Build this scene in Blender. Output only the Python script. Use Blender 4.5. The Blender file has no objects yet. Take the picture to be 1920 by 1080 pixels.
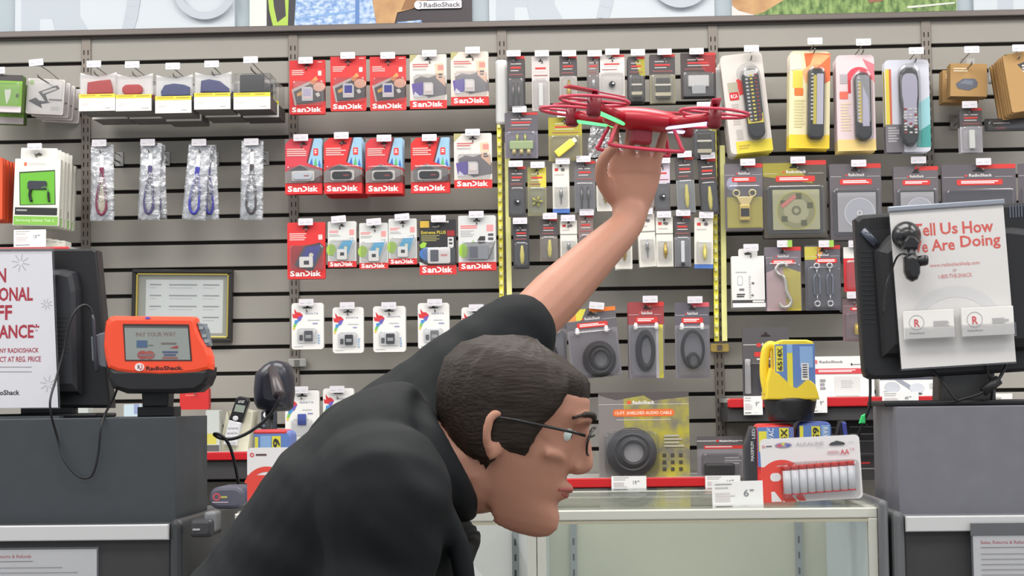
import bpy, bmesh, math, random
from mathutils import Vector, Matrix, Euler
R_ = random.Random(7)
sc = bpy.context.scene
COL = sc.collection
rad = math.radians

# ------------------------------------------------------------------ camera
YAW, PITCH, ROLL, FPX, EYE = .0427085, .0640040, .0127724, 3300.0, 1.40
fw = Vector((-math.sin(YAW)*math.cos(PITCH), math.cos(YAW)*math.cos(PITCH), math.sin(PITCH)))
r0 = fw.cross(Vector((0, 0, 1))).normalized(); u0 = r0.cross(fw)
cr = r0*math.cos(ROLL)-u0*math.sin(ROLL); cu = u0*math.cos(ROLL)+r0*math.sin(ROLL)
CAM = Vector((0, 0, EYE))
cd = bpy.data.cameras.new('camera'); cam = bpy.data.objects.new('camera', cd); COL.objects.link(cam)
cd.sensor_width = 36; cd.lens = FPX/1920*36; cd.clip_start = .05; cd.clip_end = 60
cam.matrix_world = Matrix(((cr.x, cu.x, -fw.x, 0), (cr.y, cu.y, -fw.y, 0), (cr.z, cu.z, -fw.z, EYE), (0, 0, 0, 1)))
sc.camera = cam
# ------------------------------------------------------------------ light
wd = bpy.data.worlds.new('world'); sc.world = wd; wd.use_nodes = True
wd.node_tree.nodes['Background'].inputs[0].default_value = (.9, .95, 1, 1)
wd.node_tree.nodes['Background'].inputs[1].default_value = .78
def area(name, loc, sx, sy, power, col=(1, .97, .94)):
    d = bpy.data.lights.new(name, 'AREA'); d.shape = 'RECTANGLE'; d.size = sx; d.size_y = sy; d.energy = power; d.color = col
    o = bpy.data.objects.new(name, d); COL.objects.link(o); o.location = loc; return o
for i, x in enumerate((-2.4, 0, 2.4)):
    area('ceiling_light', (x, 3.5, 3.38), 1.8, .8, 46)
    area('ceiling_light', (x, 1.8, 3.38), 1.8, .8, 36)
    area('ceiling_light', (x, -.2, 3.38), 1.8, .8, 22)
sc.view_settings.view_transform = 'Standard'; sc.view_settings.look = 'None'
sc.view_settings.exposure = 0.0; sc.view_settings.gamma = 1; sc.view_settings.use_curve_mapping = False

# ------------------------------------------------------------------ helpers
def P(px, py, Y):
    d = fw*FPX + cr*(px-960) - cu*(py-540)
    t = Y/d.y
    return CAM + d*t
def lin(c):
    c = c/255.0
    return c/12.92 if c <= .04045 else ((c+.055)/1.055)**2.4
_m = {}
def M(r, g, b, rough=.5, metal=0.0, spec=.5, noise=0):
    k = (r, g, b, rough, metal, spec, noise)
    if k in _m: return _m[k]
    m = bpy.data.materials.new('paint_%d_%d_%d' % (r, g, b)); m.use_nodes = True
    nt = m.node_tree; p = nt.nodes['Principled BSDF']
    c = (lin(r), lin(g), lin(b), 1)
    p.inputs['Base Color'].default_value = c
    p.inputs['Roughness'].default_value = rough; p.inputs['Metallic'].default_value = metal
    p.inputs['Specular IOR Level'].default_value = spec
    if noise:
        tc = nt.nodes.new('ShaderNodeTexCoord'); n = nt.nodes.new('ShaderNodeTexNoise'); n.inputs['Scale'].default_value = noise
        n.inputs['Detail'].default_value = 4
        mx = nt.nodes.new('ShaderNodeMix'); mx.data_type = 'RGBA'
        mx.inputs['A'].default_value = tuple(v*.86 for v in c[:3])+(1,); mx.inputs['B'].default_value = tuple(min(1, v*1.12) for v in c[:3])+(1,)
        nt.links.new(tc.outputs['Object'], n.inputs['Vector']); nt.links.new(n.outputs['Fac'], mx.inputs['Factor'])
        nt.links.new(mx.outputs['Result'], p.inputs['Base Color'])
        bp = nt.nodes.new('ShaderNodeBump'); bp.inputs['Strength'].default_value = .08; bp.inputs['Distance'].default_value = .002
        nt.links.new(n.outputs['Fac'], bp.inputs['Height']); nt.links.new(bp.outputs['Normal'], p.inputs['Normal'])
    _m[k] = m; return m
def clear(name, tint, gloss, rough, mix, bump=0):
    m = bpy.data.materials.new(name); m.use_nodes = True; nt = m.node_tree; nt.nodes.clear()
    o = nt.nodes.new('ShaderNodeOutputMaterial'); t = nt.nodes.new('ShaderNodeBsdfTransparent'); g = nt.nodes.new('ShaderNodeBsdfGlossy')
    t.inputs[0].default_value = tint+(1,); g.inputs[0].default_value = gloss+(1,); g.inputs['Roughness'].default_value = rough
    lw = nt.nodes.new('ShaderNodeLayerWeight'); lw.inputs[0].default_value = .35
    mr = nt.nodes.new('ShaderNodeMapRange'); mr.inputs[3].default_value = mix; mr.inputs[4].default_value = min(1, mix+.42)
    x = nt.nodes.new('ShaderNodeMixShader')
    nt.links.new(lw.outputs['Fresnel'], mr.inputs[0]); nt.links.new(mr.outputs[0], x.inputs[0])
    nt.links.new(t.outputs[0], x.inputs[1]); nt.links.new(g.outputs[0], x.inputs[2]); nt.links.new(x.outputs[0], o.inputs[0])
    if bump:
        n = nt.nodes.new('ShaderNodeTexNoise'); n.inputs['Scale'].default_value = bump; n.inputs['Detail'].default_value = 3
        tc = nt.nodes.new('ShaderNodeTexCoord'); b = nt.nodes.new('ShaderNodeBump'); b.inputs['Strength'].default_value = .5; b.inputs['Distance'].default_value = .01
        nt.links.new(tc.outputs['Object'], n.inputs['Vector']); nt.links.new(n.outputs['Fac'], b.inputs['Height']); nt.links.new(b.outputs['Normal'], g.inputs['Normal'])
    return m
CLR = clear('clear_blister_plastic', (.95, .95, .95), (.9, .9, .92), .12, .05)
BAG = clear('crinkled_clear_film', (.9, .9, .91), (.9, .9, .92), .25, .24, 60)
GLASS = clear('case_glass', (.985, .995, .99), (1, 1, 1), .02, .04)
WHITE = M(236, 234, 230); BLACK = M(24, 24, 26, .4); DARK = M(62, 58, 58); STEEL = M(150, 148, 145, .35, .8); RED = M(214, 40, 42)

_tc = {}
def text_tris(s, bold):
    k = (s, bold)
    if k in _tc: return _tc[k]
    c = bpy.data.curves.new('t', 'FONT'); c.body = s; c.size = 1; c.offset = bold; c.resolution_u = 2
    o = bpy.data.objects.new('t', c); COL.objects.link(o)
    bpy.context.view_layer.update()
    me = o.evaluated_get(bpy.context.evaluated_depsgraph_get()).to_mesh()
    v = [(p.co.x, p.co.y) for p in me.vertices]; f = [tuple(p.vertices) for p in me.polygons]
    o.evaluated_get(bpy.context.evaluated_depsgraph_get()).to_mesh_clear()
    bpy.data.objects.remove(o); bpy.data.curves.remove(c)
    x0 = min(p[0] for p in v); x1 = max(p[0] for p in v); y0 = min(p[1] for p in v); y1 = max(p[1] for p in v)
    _tc[k] = ([((x-x0)/(x1-x0), (y-y0)/(y1-y0)) for x, y in v], f); return _tc[k]

def rr(x0, z0, x1, z1, r, n=4):
    r = min(r, (x1-x0)/2, (z1-z0)/2); pts = []
    for cx, cz, a in ((x1-r, z0+r, -90), (x1-r, z1-r, 0), (x0+r, z1-r, 90), (x0+r, z0+r, 180)):
        for i in range(n+1):
            t = rad(a+90*i/n); pts.append((cx+r*math.cos(t), cz+r*math.sin(t)))
    return pts
def ell(cx, cz, rx, rz, n=20):
    return [(cx+rx*math.cos(2*math.pi*i/n), cz+rz*math.sin(2*math.pi*i/n)) for i in range(n)]
def catmull(pts, n=8):
    pts = [Vector(p) for p in pts]; out = []
    for i in range(len(pts)-1):
        a = pts[max(0, i-1)]; b = pts[i]; c = pts[i+1]; d = pts[min(len(pts)-1, i+2)]
        for k in range(n):
            t = k/n; out.append(.5*((2*b)+(c-a)*t+(2*a-5*b+4*c-d)*t*t+(3*b-a-3*c+d)*t**3))
    out.append(pts[-1]); return out

class MB:
    def __init__(s): s.v = []; s.f = []; s.fm = []; s.fs = []; s.mats = []; s.X = Matrix.Identity(4); s.lay = 0
    def mi(s, m):
        if m not in s.mats: s.mats.append(m)
        return s.mats.index(m)
    def add(s, vs, fs, m, smooth=False):
        b = len(s.v); s.v += [tuple(s.X @ Vector(p)) for p in vs]; k = s.mi(m)
        for f in fs: s.f.append(tuple(b+i for i in f)); s.fm.append(k); s.fs.append(smooth)
    def poly(s, pts, y, m): s.add([(x, y, z) for x, z in pts], [tuple(range(len(pts)))], m)
    def prism(s, pts, y0, y1, m, b=0.0, side=None, smooth=False):
        n = len(pts); cx = sum(p[0] for p in pts)/n; cz = sum(p[1] for p in pts)/n
        rings = []
        if b:
            mx = max(abs(p[0]-cx) for p in pts); mz = max(abs(p[1]-cz) for p in pts)
            kx = max(.05, 1-b/mx); kz = max(.05, 1-b/mz)
            rings.append([(cx+(x-cx)*kx, y0, cz+(z-cz)*kz) for x, z in pts])
            k2x = max(.05, 1-.3*b/mx); k2z = max(.05, 1-.3*b/mz)
            rings.append([(cx+(x-cx)*k2x, y0+b*.3, cz+(z-cz)*k2z) for x, z in pts])
            rings.append([(x, y0+b, z) for x, z in pts])
        else: rings.append([(x, y0, z) for x, z in pts])
        rings.append([(x, y1, z) for x, z in pts])
        vs = [p for r in rings for p in r]; k = len(rings)
        s.add(vs, [tuple(range(n)), tuple(reversed(range((k-1)*n, k*n)))], m)
        fs = [(j*n+i, (j+1)*n+i, (j+1)*n+(i+1) % n, j*n+(i+1) % n) for j in range(k-1) for i in range(n)]
        s.add(vs, fs, side or m, smooth)
    def box(s, x0, y0, z0, x1, y1, z1, m, b=0.0):
        s.prism([(x0, z0), (x1, z0), (x1, z1), (x0, z1)], y0, y1, m, b)
    def tube(s, path, r, m, n=8, closed=False):
        path = [Vector(p) for p in path]; k = len(path); vs = []; up = Vector((.123, .31, .94))
        for i, p in enumerate(path):
            t = (path[(i+1) % k if closed else min(i+1, k-1)]-path[(i-1) % k if closed else max(i-1, 0)])
            t = t.normalized() if t.length > 1e-9 else Vector((0, 0, 1))
            a = t.cross(up)
            if a.length < 1e-4: a = t.orthogonal()
            a.normalize(); b = t.cross(a); up = -b if (-b).dot(up) > 0 else b
            ri = r[i] if isinstance(r, (list, tuple)) else r
            vs += [tuple(p+a*(ri*math.cos(2*math.pi*j/n))+b*(ri*math.sin(2*math.pi*j/n))) for j in range(n)]
        fs = []
        for i in range(k if closed else k-1):
            o = ((i+1) % k)*n
            fs += [(i*n+j, i*n+(j+1) % n, o+(j+1) % n, o+j) for j in range(n)]
        if not closed: fs += [tuple(reversed(range(n))), tuple(range((k-1)*n, k*n))]
        s.add(vs, fs, m, True)
    def lathe(s, prof, c, axis, m, n=18):
        q = Vector((0, 0, 1)).rotation_difference(Vector(axis)); c = Vector(c); vs = []
        for r, z in prof:
            vs += [tuple(c+q @ Vector((r*math.cos(2*math.pi*j/n), r*math.sin(2*math.pi*j/n), z))) for j in range(n)]
        k = len(prof); fs = [(i*n+j, i*n+(j+1) % n, (i+1)*n+(j+1) % n, (i+1)*n+j) for i in range(k-1) for j in range(n)]
        fs += [tuple(reversed(range(n))), tuple(range((k-1)*n, k*n))]
        s.add(vs, fs, m, True)
    def text(s, t, x0, z0, x1, z1, y, m, bold=0.0, rot=0):
        v, f = text_tris(t, bold)
        if rot == 0: vs = [(x0+a*(x1-x0), y, z0+b*(z1-z0)) for a, b in v]
        elif rot == 1: vs = [(x1-b*(x1-x0), y, z0+a*(z1-z0)) for a, b in v]   # reads upward
        else: vs = [(x0+b*(x1-x0), y, z1-a*(z1-z0)) for a, b in v]            # reads downward
        s.add(vs, f, m)
    def ring(s, cx, cz, r1, r2, y, m, a0=0, a1=360, n=32):
        o = [(cx+r2*math.cos(rad(a0+(a1-a0)*i/n)), y, cz+r2*math.sin(rad(a0+(a1-a0)*i/n))) for i in range(n+1)]
        q = [(cx+r1*math.cos(rad(a0+(a1-a0)*i/n)), y, cz+r1*math.sin(rad(a0+(a1-a0)*i/n))) for i in range(n+1)]
        s.add(o+q, [(i, i+1, n+2+i, n+1+i) for i in range(n)], m)
    def gfx(s, w, h, items, y):
        """printed graphics; u to the right, v downward, both 0..1"""
        X = lambda u: (u-.5)*w
        Z = lambda v: (1-v)*h
        for it in items:
            s.lay += 1; yy = y-.00012*s.lay; k = it[0]
            if k == 'r': s.poly([(X(it[1]), Z(it[4])), (X(it[3]), Z(it[4])), (X(it[3]), Z(it[2])), (X(it[1]), Z(it[2]))], yy, it[5])
            elif k == 'o': s.poly(rr(X(it[1]), Z(it[4]), X(it[3]), Z(it[2]), it[6]), yy, it[5])
            elif k == 'p': s.poly([(X(a), Z(b)) for a, b in it[1]], yy, it[2])
            elif k == 'e': s.poly(ell(X(it[1]), Z(it[2]), it[3]*w, it[4]*h), yy, it[5])
            elif k == 't': s.text(it[5], X(it[1]), Z(it[4]), X(it[3]), Z(it[2]), yy, it[6], it[7] if len(it) > 7 else 0, it[8] if len(it) > 8 else 0)
            elif k == 'l':
                n = it[5]; st = (it[4]-it[2])/n
                for i in range(n):
                    e = it[3]-(it[3]-it[1])*R_.choice((0, .1, .25))
                    s.poly([(X(it[1]), Z(it[2]+st*(i+.6))), (X(e), Z(it[2]+st*(i+.6))), (X(e), Z(it[2]+st*i)), (X(it[1]), Z(it[2]+st*i))], yy, it[6])
            elif k == 'g': s.ring(X(it[1]), Z(it[2]), it[3]*w, it[4]*w, yy, it[5], *it[6:])
    def build(s, name, parent=None, loc=None):
        me = bpy.data.meshes.new(name); me.from_pydata(s.v, [], s.f)
        for m in s.mats: me.materials.append(m)
        me.polygons.foreach_set('material_index', s.fm); me.polygons.foreach_set('use_smooth', s.fs); me.update()
        o = bpy.data.objects.new(name, me); COL.objects.link(o)
        if parent: o.parent = parent
        if loc is not None: o.location = loc
        return o
def tag(o, label=None, cat=None, group=None, kind=None):
    if label: o['label'] = label
    if cat: o['category'] = cat
    if group: o['group'] = group
    if kind: o['kind'] = kind
    return o
def thing(name, label, cat, loc=(0, 0, 0), group=None, rot=(0, 0, 0)):
    o = bpy.data.objects.new(name, None); COL.objects.link(o); o.location = loc; o.rotation_euler = rot; o.empty_display_size = .05
    return tag(o, label, cat, group)
def dup(root, loc, label, group=None):
    def cp(o, par):
        c = o.copy(); COL.objects.link(c)
        if par: c.parent = par
        for ch in list(o.children): cp(ch, c)
        return c
    c = cp(root, None); c.location = loc; c['label'] = label
    if group: c['group'] = group
    return c

# ------------------------------------------------------------------ the setting
W = 5.047                                  # front of the slats
XP = [-1.45511+.6096*k for k in range(-1, 6)]
mb = MB(); GAPD = M(38, 33, 30, .9); SLAT = M(161, 157, 149, .55, 0, .35, 3)
top = P(960, 45, W).z; zg = 1.40+1.00291
edges = [-3.6]+XP+[3.9]
for a, b in zip(edges, edges[1:]):
    k = -1
    while True:
        zt = zg-.0762*k-.0055; zb = zg-.0762*(k+1)+.0055
        if zt < .1: break
        if k == -1: zt = top
        mb.box(a+.009, W, zb, b-.009, W+.012, zt, SLAT, .0015); k += 1
wall = mb.build('wall_back'); wall['kind'] = 'structure'
mb = MB(); mb.box(-3.6, W+.013, 0, 3.9, W+.03, top+.005, GAPD); o = mb.build('wall_back_groove_board'); o['kind'] = 'structure'; o.parent = wall
mb = MB(); mb.box(-3.6, W+.035, 0, 3.9, W+.15, 3.4, M(200, 198, 192, .7, 0, .3, 8)); o = mb.build('wall_rear'); o['kind'] = 'structure'
mb = MB(); mb.box(-3.6, -1.5, -.05, 3.9, W+.15, 0, M(120, 112, 104, .45, 0, .5, 12)); o = mb.build('floor'); o['kind'] = 'structure'
mb = MB(); mb.box(-3.6, -1.5, 3.4, 3.9, W+.15, 3.45, M(235, 235, 232, .8)); o = mb.build('ceiling'); o['kind'] = 'structure'
# trim bar across the top
za, zb_ = P(960, 42, W).z, P(960, 53, W).z
mb = MB(); TR = M(112, 104, 100, .4, .5)
mb.box(-3.6, W-.028, zb_, 3.9, W+.012, za, TR, .002); mb.box(-3.6, W-.012, zb_-.006, 3.9, W-.001, zb_, M(70, 62, 58)); o = mb.build('trim_1'); o['kind'] = 'structure'
# slotted uprights
UPR = M(132, 124, 116, .45, .4); SLOT = M(48, 42, 38, .8)
names = ['beside the green cable boxes', 'between the phone cases and the red memory packs', 'behind the left yellow strip', 'behind the right yellow strip', 'right of the remote control packs']
for i, n in enumerate(names):
    mb = MB(); x = XP[i+1]; mb.box(-.0135, -.006, 0, .0135, .0115, za-.02-.25, UPR, .001)
    z = za-.3-.02
    while z > .02:
        for dx in (-.006, .006): mb.box(dx-.0016, -.0066, z, dx+.0016, -.0058, z+.014, SLOT)
        z -= .0254
    tag(mb.build('slotted_upright', None, (x, W, .25)), 'slotted grey steel wall upright '+n, 'upright', 'slotted uprights')
mb = MB()
# ------------------------------------------------------------------ peg hooks and packs
YF = W-.195                                 # front of the packs on their hooks
def hook(px, py, label, Y=YF-.012, wp=28, hp=13, tilt=0, col=None, drop=.016, plate=True):
    c = P(px, py, Y); w = wp*Y/FPX; h = hp*Y/FPX
    t = thing('peg_hook', label, 'hook', (c.x, W, c.z-h/2-drop), 'price tagged peg hooks')
    d = Y-W
    m = MB(); m.tube([(0, .004, .0), (0, d*.5, 0), (0, d+.012, 0), (0, d+.002, .006)], .0022, STEEL, 6); m.build('rod', t)
    m = MB(); m.tube([(0, .004, .022), (0, d*.6, drop+.004), (0, d+.003, drop+h*.3)], .0014, STEEL, 5); m.build('tag_arm', t)
    m = MB(); m.box(-.012, -.004, -.012, .012, -.0002, .03, STEEL, .001); m.build('back_plate', t)
    if plate:
        m = MB(); m.X = Matrix.Rotation(rad(-tilt), 4, 'Y') if tilt else Matrix.Identity(4)
        m.prism(rr(-w/2, drop, w/2, drop+h, .002), d-.0015, d+.0015, M(220, 215, 220, .3))
        m.poly([(-w*.4, drop+h*.3), (-w*.12, drop+h*.3), (-w*.12, drop+h*.42), (-w*.4, drop+h*.42)], d-.0018, M(190, 190, 195))
        m.poly([(w*.05, drop+h*.3), (w*.36, drop+h*.3), (w*.36, drop+h*.6), (w*.05, drop+h*.6)], d-.0018, M(205, 205, 210))
        if col: m.poly([(w*.2, drop), (w*.5, drop), (w*.5, drop+h), (w*.2, drop+h)], d-.002, col)
        m.build('price_label', t)
    return t
def pack(name, label, cat, rect, fn, group=None, tilt=0, behind=0, dy=.022, Y=YF, kw=None, tg=None, tgk=None):
    x0, y0, x1, y1 = rect; xm = (x0+x1)/2; ym = (y0+y1)/2
    w = (P(x1, ym, Y)-P(x0, ym, Y)).length; h = (P(xm, y1, Y)-P(xm, y0, Y)).length
    b = P(xm, y1, Y)
    if tilt:
        c = P(xm, ym, Y); b = c-Vector((0, 0, h/2)); b = c+(Matrix.Rotation(rad(tilt), 3, 'Y') @ (b-c))
    t = thing(name, label, cat, b, group, (0, rad(tilt), 0))
    fn(t, w, h, **(kw or {}))
    ws = ['next behind the ', 'third back behind the ', 'fourth back behind the ', 'fifth back behind the ', 'sixth back behind the ', 'seventh back behind the ']
    for i in range(behind):
        dup(t, b+Vector((R_.uniform(-.002, .002), dy*(i+1), R_.uniform(-.001, .001))), ws[i]+label, group)
    if tg: hook(tg[0], tg[1], 'peg hook over the '+label, **(tgk or {}))
    return t
def card(t, w, h, base, items, th=.0012, r=.004, side=None, name='card', parent=None, y=0):
    m = MB(); m.prism(rr(-w/2, 0, w/2, h, r), y, y+th, base, 0, side); m.lay = 0
    m.X = Matrix.Translation((0, y, 0)); m.gfx(w, h, items, -.0002)
    return m.build(name, parent or t)
def blister(t, w, h, u0, v0, u1, v1, d, r=.008, mat=None):
    m = MB(); m.prism(rr((u0-.5)*w, (1-v1)*h, (u1-.5)*w, (1-v0)*h, r), -d, -.0026, mat or CLR, min(.004, d*.5))
    return m.build('blister', t)
def HOLE(u=.5, v=.085, w=.2, c=M(40, 22, 22)):
    return [('p', [(u-w/2, v+.012), (u-.04, v), (u-.025, v-.03), (u+.025, v-.03), (u+.04, v), (u+w/2, v+.012), (u+w/2, v+.026), (u-w/2, v+.026)], c)]
def sandisk(v0, v1, u0=.07, u1=.9, m=None, c=None):
    m = m or M(248, 244, 240); d = (u1-u0); mid = (v0+v1)/2; dv = v1-v0
    it = [('t', u0, v0, u0+d*.15, v1, 'S', m, .035), ('t', u0+d*.17, v0+dv*.27, u0+d*.47, v1, 'an', m, .03)]
    # D without its stem
    pts = []; a, b = u0+d*.49, u0+d*.64
    for i in range(9): q = rad(90-180*i/8); pts.append((a+(b-a)*max(0, math.cos(q)), mid-dv*.5*math.sin(q)))
    for i in range(9): q = rad(-90+180*i/8); pts.append((a+(b-a)*.66*max(0, math.cos(q)), mid-dv*.27*math.sin(q)))
    it += [('p', pts, m), ('t', u0+d*.66, v0, u0+d*.99, v1, 'isk', m, .03)]
    return it
# --- memory cards -------------------------------------------------------
PINK = M(244, 176, 170); SK = M(236, 178, 152)
def sd_chip(t, w, h, u0, v0, u1, v1, frame, lab, strip):
    m = MB(); x0, x1, z0, z1 = (u0-.5)*w, (u1-.5)*w, (1-v1)*h, (1-v0)*h; c = (x1-x0)*.18
    m.prism([(x0, z0), (x1, z0), (x1, z1-c), (x1-c, z1), (x0, z1)], -.0055, -.0026, frame, .0006)
    i = (x1-x0)*.16
    m.prism([(x0+i, z0+i*1.3), (x1-i, z0+i*1.3), (x1-i, z1-c), (x0+i, z1-c)], -.0059, -.0054, lab)
    m.poly([(x0+i, z0+i*1.3), (x1-i, z0+i*1.3), (x1-i, z0+i*2.6), (x0+i, z0+i*2.6)], -.0061, strip)
    m.build('memory_card', t)
def sd_red(t, w, h, lab=M(58, 62, 150), base=M(218, 52, 50)):
    it = [('r', 0, 0, 1, .16, M(206, 40, 42)), ('p', [(.1, .56), (.6, .42), (1, .5), (1, .76), (.62, .8), (.17, .82)], M(78, 66, 66)),
          ('p', [(.06, .54), (.62, .38), (.64, .42), (.12, .58), (.2, .84), (.15, .84)], M(200, 190, 186)),
          ('p', [(.2, .62), (.42, .54), (.42, .63), (.22, .67)], M(232, 168, 66)), ('p', [(.56, .42), (.74, .3), (.8, .36), (.66, .46)], M(238, 150, 90)),
          ('e', .83, .5, .17, .085, SK), ('p', [(.72, .62), (.82, .6), (.86, .66), (.78, .69)], M(226, 220, 214)),
          ('l', .07, .18, .42, .29, 3, PINK), ('o', .8, .2, .9, .29, M(244, 214, 206), .002), ('l', .8, .03, .95, .06, 1, PINK)]
    card(t, w, h, base, it+HOLE()+sandisk(.87, .965))
    sd_chip(t, w, h, .35, .5, .66, .76, M(206, 204, 206), lab, M(226, 206, 206)); blister(t, w, h, .1, .38, .97, .84, .012)
def sd_ultra(t, w, h, base=M(222, 216, 208)):
    it = [('p', [(0, 0), (.22, 0), (0, .16)], M(178, 172, 120)), ('l', .08, .17, .55, .25, 2, M(196, 110, 108)), ('l', .08, .26, .45, .3, 2, M(180, 176, 174)),
          ('p', [(.12, .46), (.3, .4), (.5, .43), (.75, .38), (1, .55), (1, .74), (.5, .8), (.12, .56)], M(122, 116, 118)),
          ('p', [(.68, .18), (.9, .16), (.97, .6), (.72, .44)], M(240, 196, 166)), ('o', .76, .2, .92, .3, M(226, 140, 130), .002),
          ('l', .78, .36, .92, .46, 2, M(88, 84, 88)), ('p', [(.05, .54), (.36, .5), (.36, .74), (.1, .78)], M(104, 84, 172)), ('p', [(.08, .78), (.14, .68), (.3, .78)], M(236, 232, 240))]
    card(t, w, h, base, it+[('r', 0, .845, 1, 1, M(216, 48, 46))]+HOLE(c=M(46, 42, 42))+sandisk(.868, .965))
    sd_chip(t, w, h, .37, .52, .64, .75, M(212, 208, 208), M(234, 226, 222), M(214, 196, 190)); blister(t, w, h, .1, .36, .97, .83, .012)
def usb(t, w, h, body=BLACK, base=M(216, 44, 46)):
    it = [('p', [(0, 0), (.14, 0), (0, .1)], M(120, 112, 108)), ('p', [(.78, 0), (1, 0), (1, .54), (.6, .44)], M(150, 190, 214)), ('p', [(.74, 0), (.79, 0), (.62, .45), (.58, .43)], M(96, 44, 48)),
          ('p', [(.66, .46), (.73, .35), (.75, .48)], M(56, 98, 176)), ('p', [(.78, .49), (.83, .34), (.87, .5)], M(84, 178, 96)), ('p', [(.89, .5), (.93, .38), (.98, .52)], M(60, 112, 190)),
          ('o', .77, .18, .9, .31, M(224, 60, 58), .002), ('l', .8, .21, .87, .28, 2, M(246, 226, 222)), ('l', .05, .18, .58, .33, 4, PINK),
          ('p', [(0, .6), (.4, .47), (1, .58), (1, .8), (0, .8)], M(150, 140, 136)), ('p', [(.08, .58), (.4, .48), (.62, .56), (.5, .6)], M(74, 72, 78)), ('p', [(.55, .8), (1, .66), (1, .8)], M(96, 62, 60)),
          ('r', 0, .81, 1, 1, M(216, 42, 44))]
    card(t, w, h, base, it+HOLE()+sandisk(.855, .96))
    m = MB(); z0, z1 = .23*h, .415*h
    m.prism(rr(-.32*w, z0, .3*w, z1, .006), -.006, -.0026, M(216, 212, 208), .001)
    m.prism(rr(-.28*w, z0+.025*h, .24*w, z1-.025*h, .008), -.011, -.006, body, .0015)
    m.poly([(.02*w, z0+.08*h), (.16*w, z0+.08*h), (.16*w, z0+.1*h), (.02*w, z0+.1*h)], -.0112, M(170, 60, 62)); m.build('flash_drive', t)
    blister(t, w, h, .05, .5, .97, .8, .016)
def micro(t, w, h, base=M(214, 214, 210), screen=M(92, 176, 218), blob=M(168, 204, 80), red=False, ex=False):
    it = [('l', .05, .2, .4, .26, 2, M(226, 130, 130)), ('l', .05, .28, .5, .34, 2, M(176, 176, 174)), ('o', .76, .18, .93, .3, M(232, 150, 148), .002), ('l', .78, .36, .94, .48, 2, M(92, 90, 94))]
    if not red: it += [('e', .12, .62, .17, .13, blob)]
    it += [('p', [(.44, .42), (.86, .36), (.98, .44), (.7, .84), (.6, .86), (.18, .76)], M(70, 66, 70) if red else M(196, 196, 196)),
           ('p', [(.5, .44), (.9, .4), (.72, .72), (.28, .72)], screen), ('e', .63, .58, .06, .04, M(238, 236, 206))]
    if red: it = [('l', .06, .19, .5, .33, 4, PINK), ('o', .82, .22, .93, .31, M(240, 200, 196), .002)]+it[4:]
    card(t, w, h, base, it+([] if red else [('r', 0, .87, 1, 1, M(212, 46, 46))])+HOLE(c=M(42, 34, 34))+sandisk(.855 if red else .885, .955 if red else .98))
    m = MB(); m.prism(rr(-.18*w, .2*h if red else .16*h, .18*w, .39*h, .004), -.005, -.0026, M(238, 236, 232), .0008)
    m.poly([(-.06*w, .25*h), (.08*w, .25*h), (.08*w, .32*h), (-.06*w, .32*h)], -.0053, M(60, 58, 60)); m.build('memory_card', t)
    blister(t, w, h, .06, .4, .97, .86, .01)
def micro_black(t, w, h):
    it = [('r', .02, .02, .27, .14, M(206, 168, 60)), ('l', .36, .02, .95, .08, 1, M(196, 192, 186)), ('l', .36, .12, .56, .15, 1, M(150, 148, 144)), ('t', .05, .2, .72, .26, 'Extreme PLUS', M(206, 186, 62), .02),
          ('l', .05, .28, .6, .4, 4, M(140, 136, 90)), ('r', .75, .2, .96, .3, M(150, 34, 36)), ('r', .77, .32, .93, .5, M(206, 206, 204)), ('l', .8, .35, .9, .48, 2, M(70, 70, 72)),
          ('p', [(0, .46), (.1, .4), (.2, .42), (.16, .5), (.04, .52)], M(150, 196, 60)), ('e', .2, .62, .2, .12, M(70, 118, 186)), ('p', [(0, .76), (.3, .86), (.3, .9), (0, .82)], M(210, 206, 202)),
          ('r', 0, .83, 1, 1, M(212, 46, 46))]
    card(t, w, h, M(40, 39, 42), it+HOLE(c=M(14, 14, 14))+sandisk(.855, .965))
    m = MB(); m.prism(rr(-.28*w, .2*h, .34*w, .49*h, .006), -.006, -.0026, M(228, 226, 224), .001); m.prism(rr(-.2*w, .24*h, .02*w, .45*h, .002), -.0075, -.006, M(92, 92, 104), .0005)
    m.poly([(.08*w, .33*h), (.26*w, .33*h), (.26*w, .37*h), (.08*w, .37*h)], -.0062, M(214, 150, 150)); m.build('memory_card', t); blister(t, w, h, .1, .5, .98, .82, .012)
def micro_plus(t, w, h):
    it = [('l', .06, .18, .55, .25, 2, M(220, 110, 110)), ('l', .06, .27, .42, .4, 4, M(178, 178, 178)), ('o', .76, .17, .94, .29, M(230, 150, 150), .002), ('l', .8, .33, .94, .48, 2, M(80, 80, 84)),
          ('e', .13, .64, .12, .13, M(160, 204, 60)), ('p', [(.5, .47), (.58, .38), (.72, .38), (.72, .5), (.56, .52)], M(52, 50, 52)), ('e', .4, .47, .04, .02, M(130, 180, 70)), ('p', [(.8, .78), (.98, .46), (.99, .48), (.83, .8)], M(110, 106, 106)), ('r', 0, .85, 1, 1, M(212, 46, 46))]
    card(t, w, h, M(210, 210, 208), it+HOLE(c=M(44, 40, 40))+sandisk(.875, .97))
    m = MB(); m.prism(rr(-.24*w, .2*h, .3*w, .46*h, .003), -.006, -.0026, M(150, 152, 158), .001); m.prism(rr(-.2*w, .23*h, .02*w, .43*h, .002), -.0075, -.006, M(104, 106, 116), .0005); m.build('memory_card', t); blister(t, w, h, .1, .46, .97, .84, .012)
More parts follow.
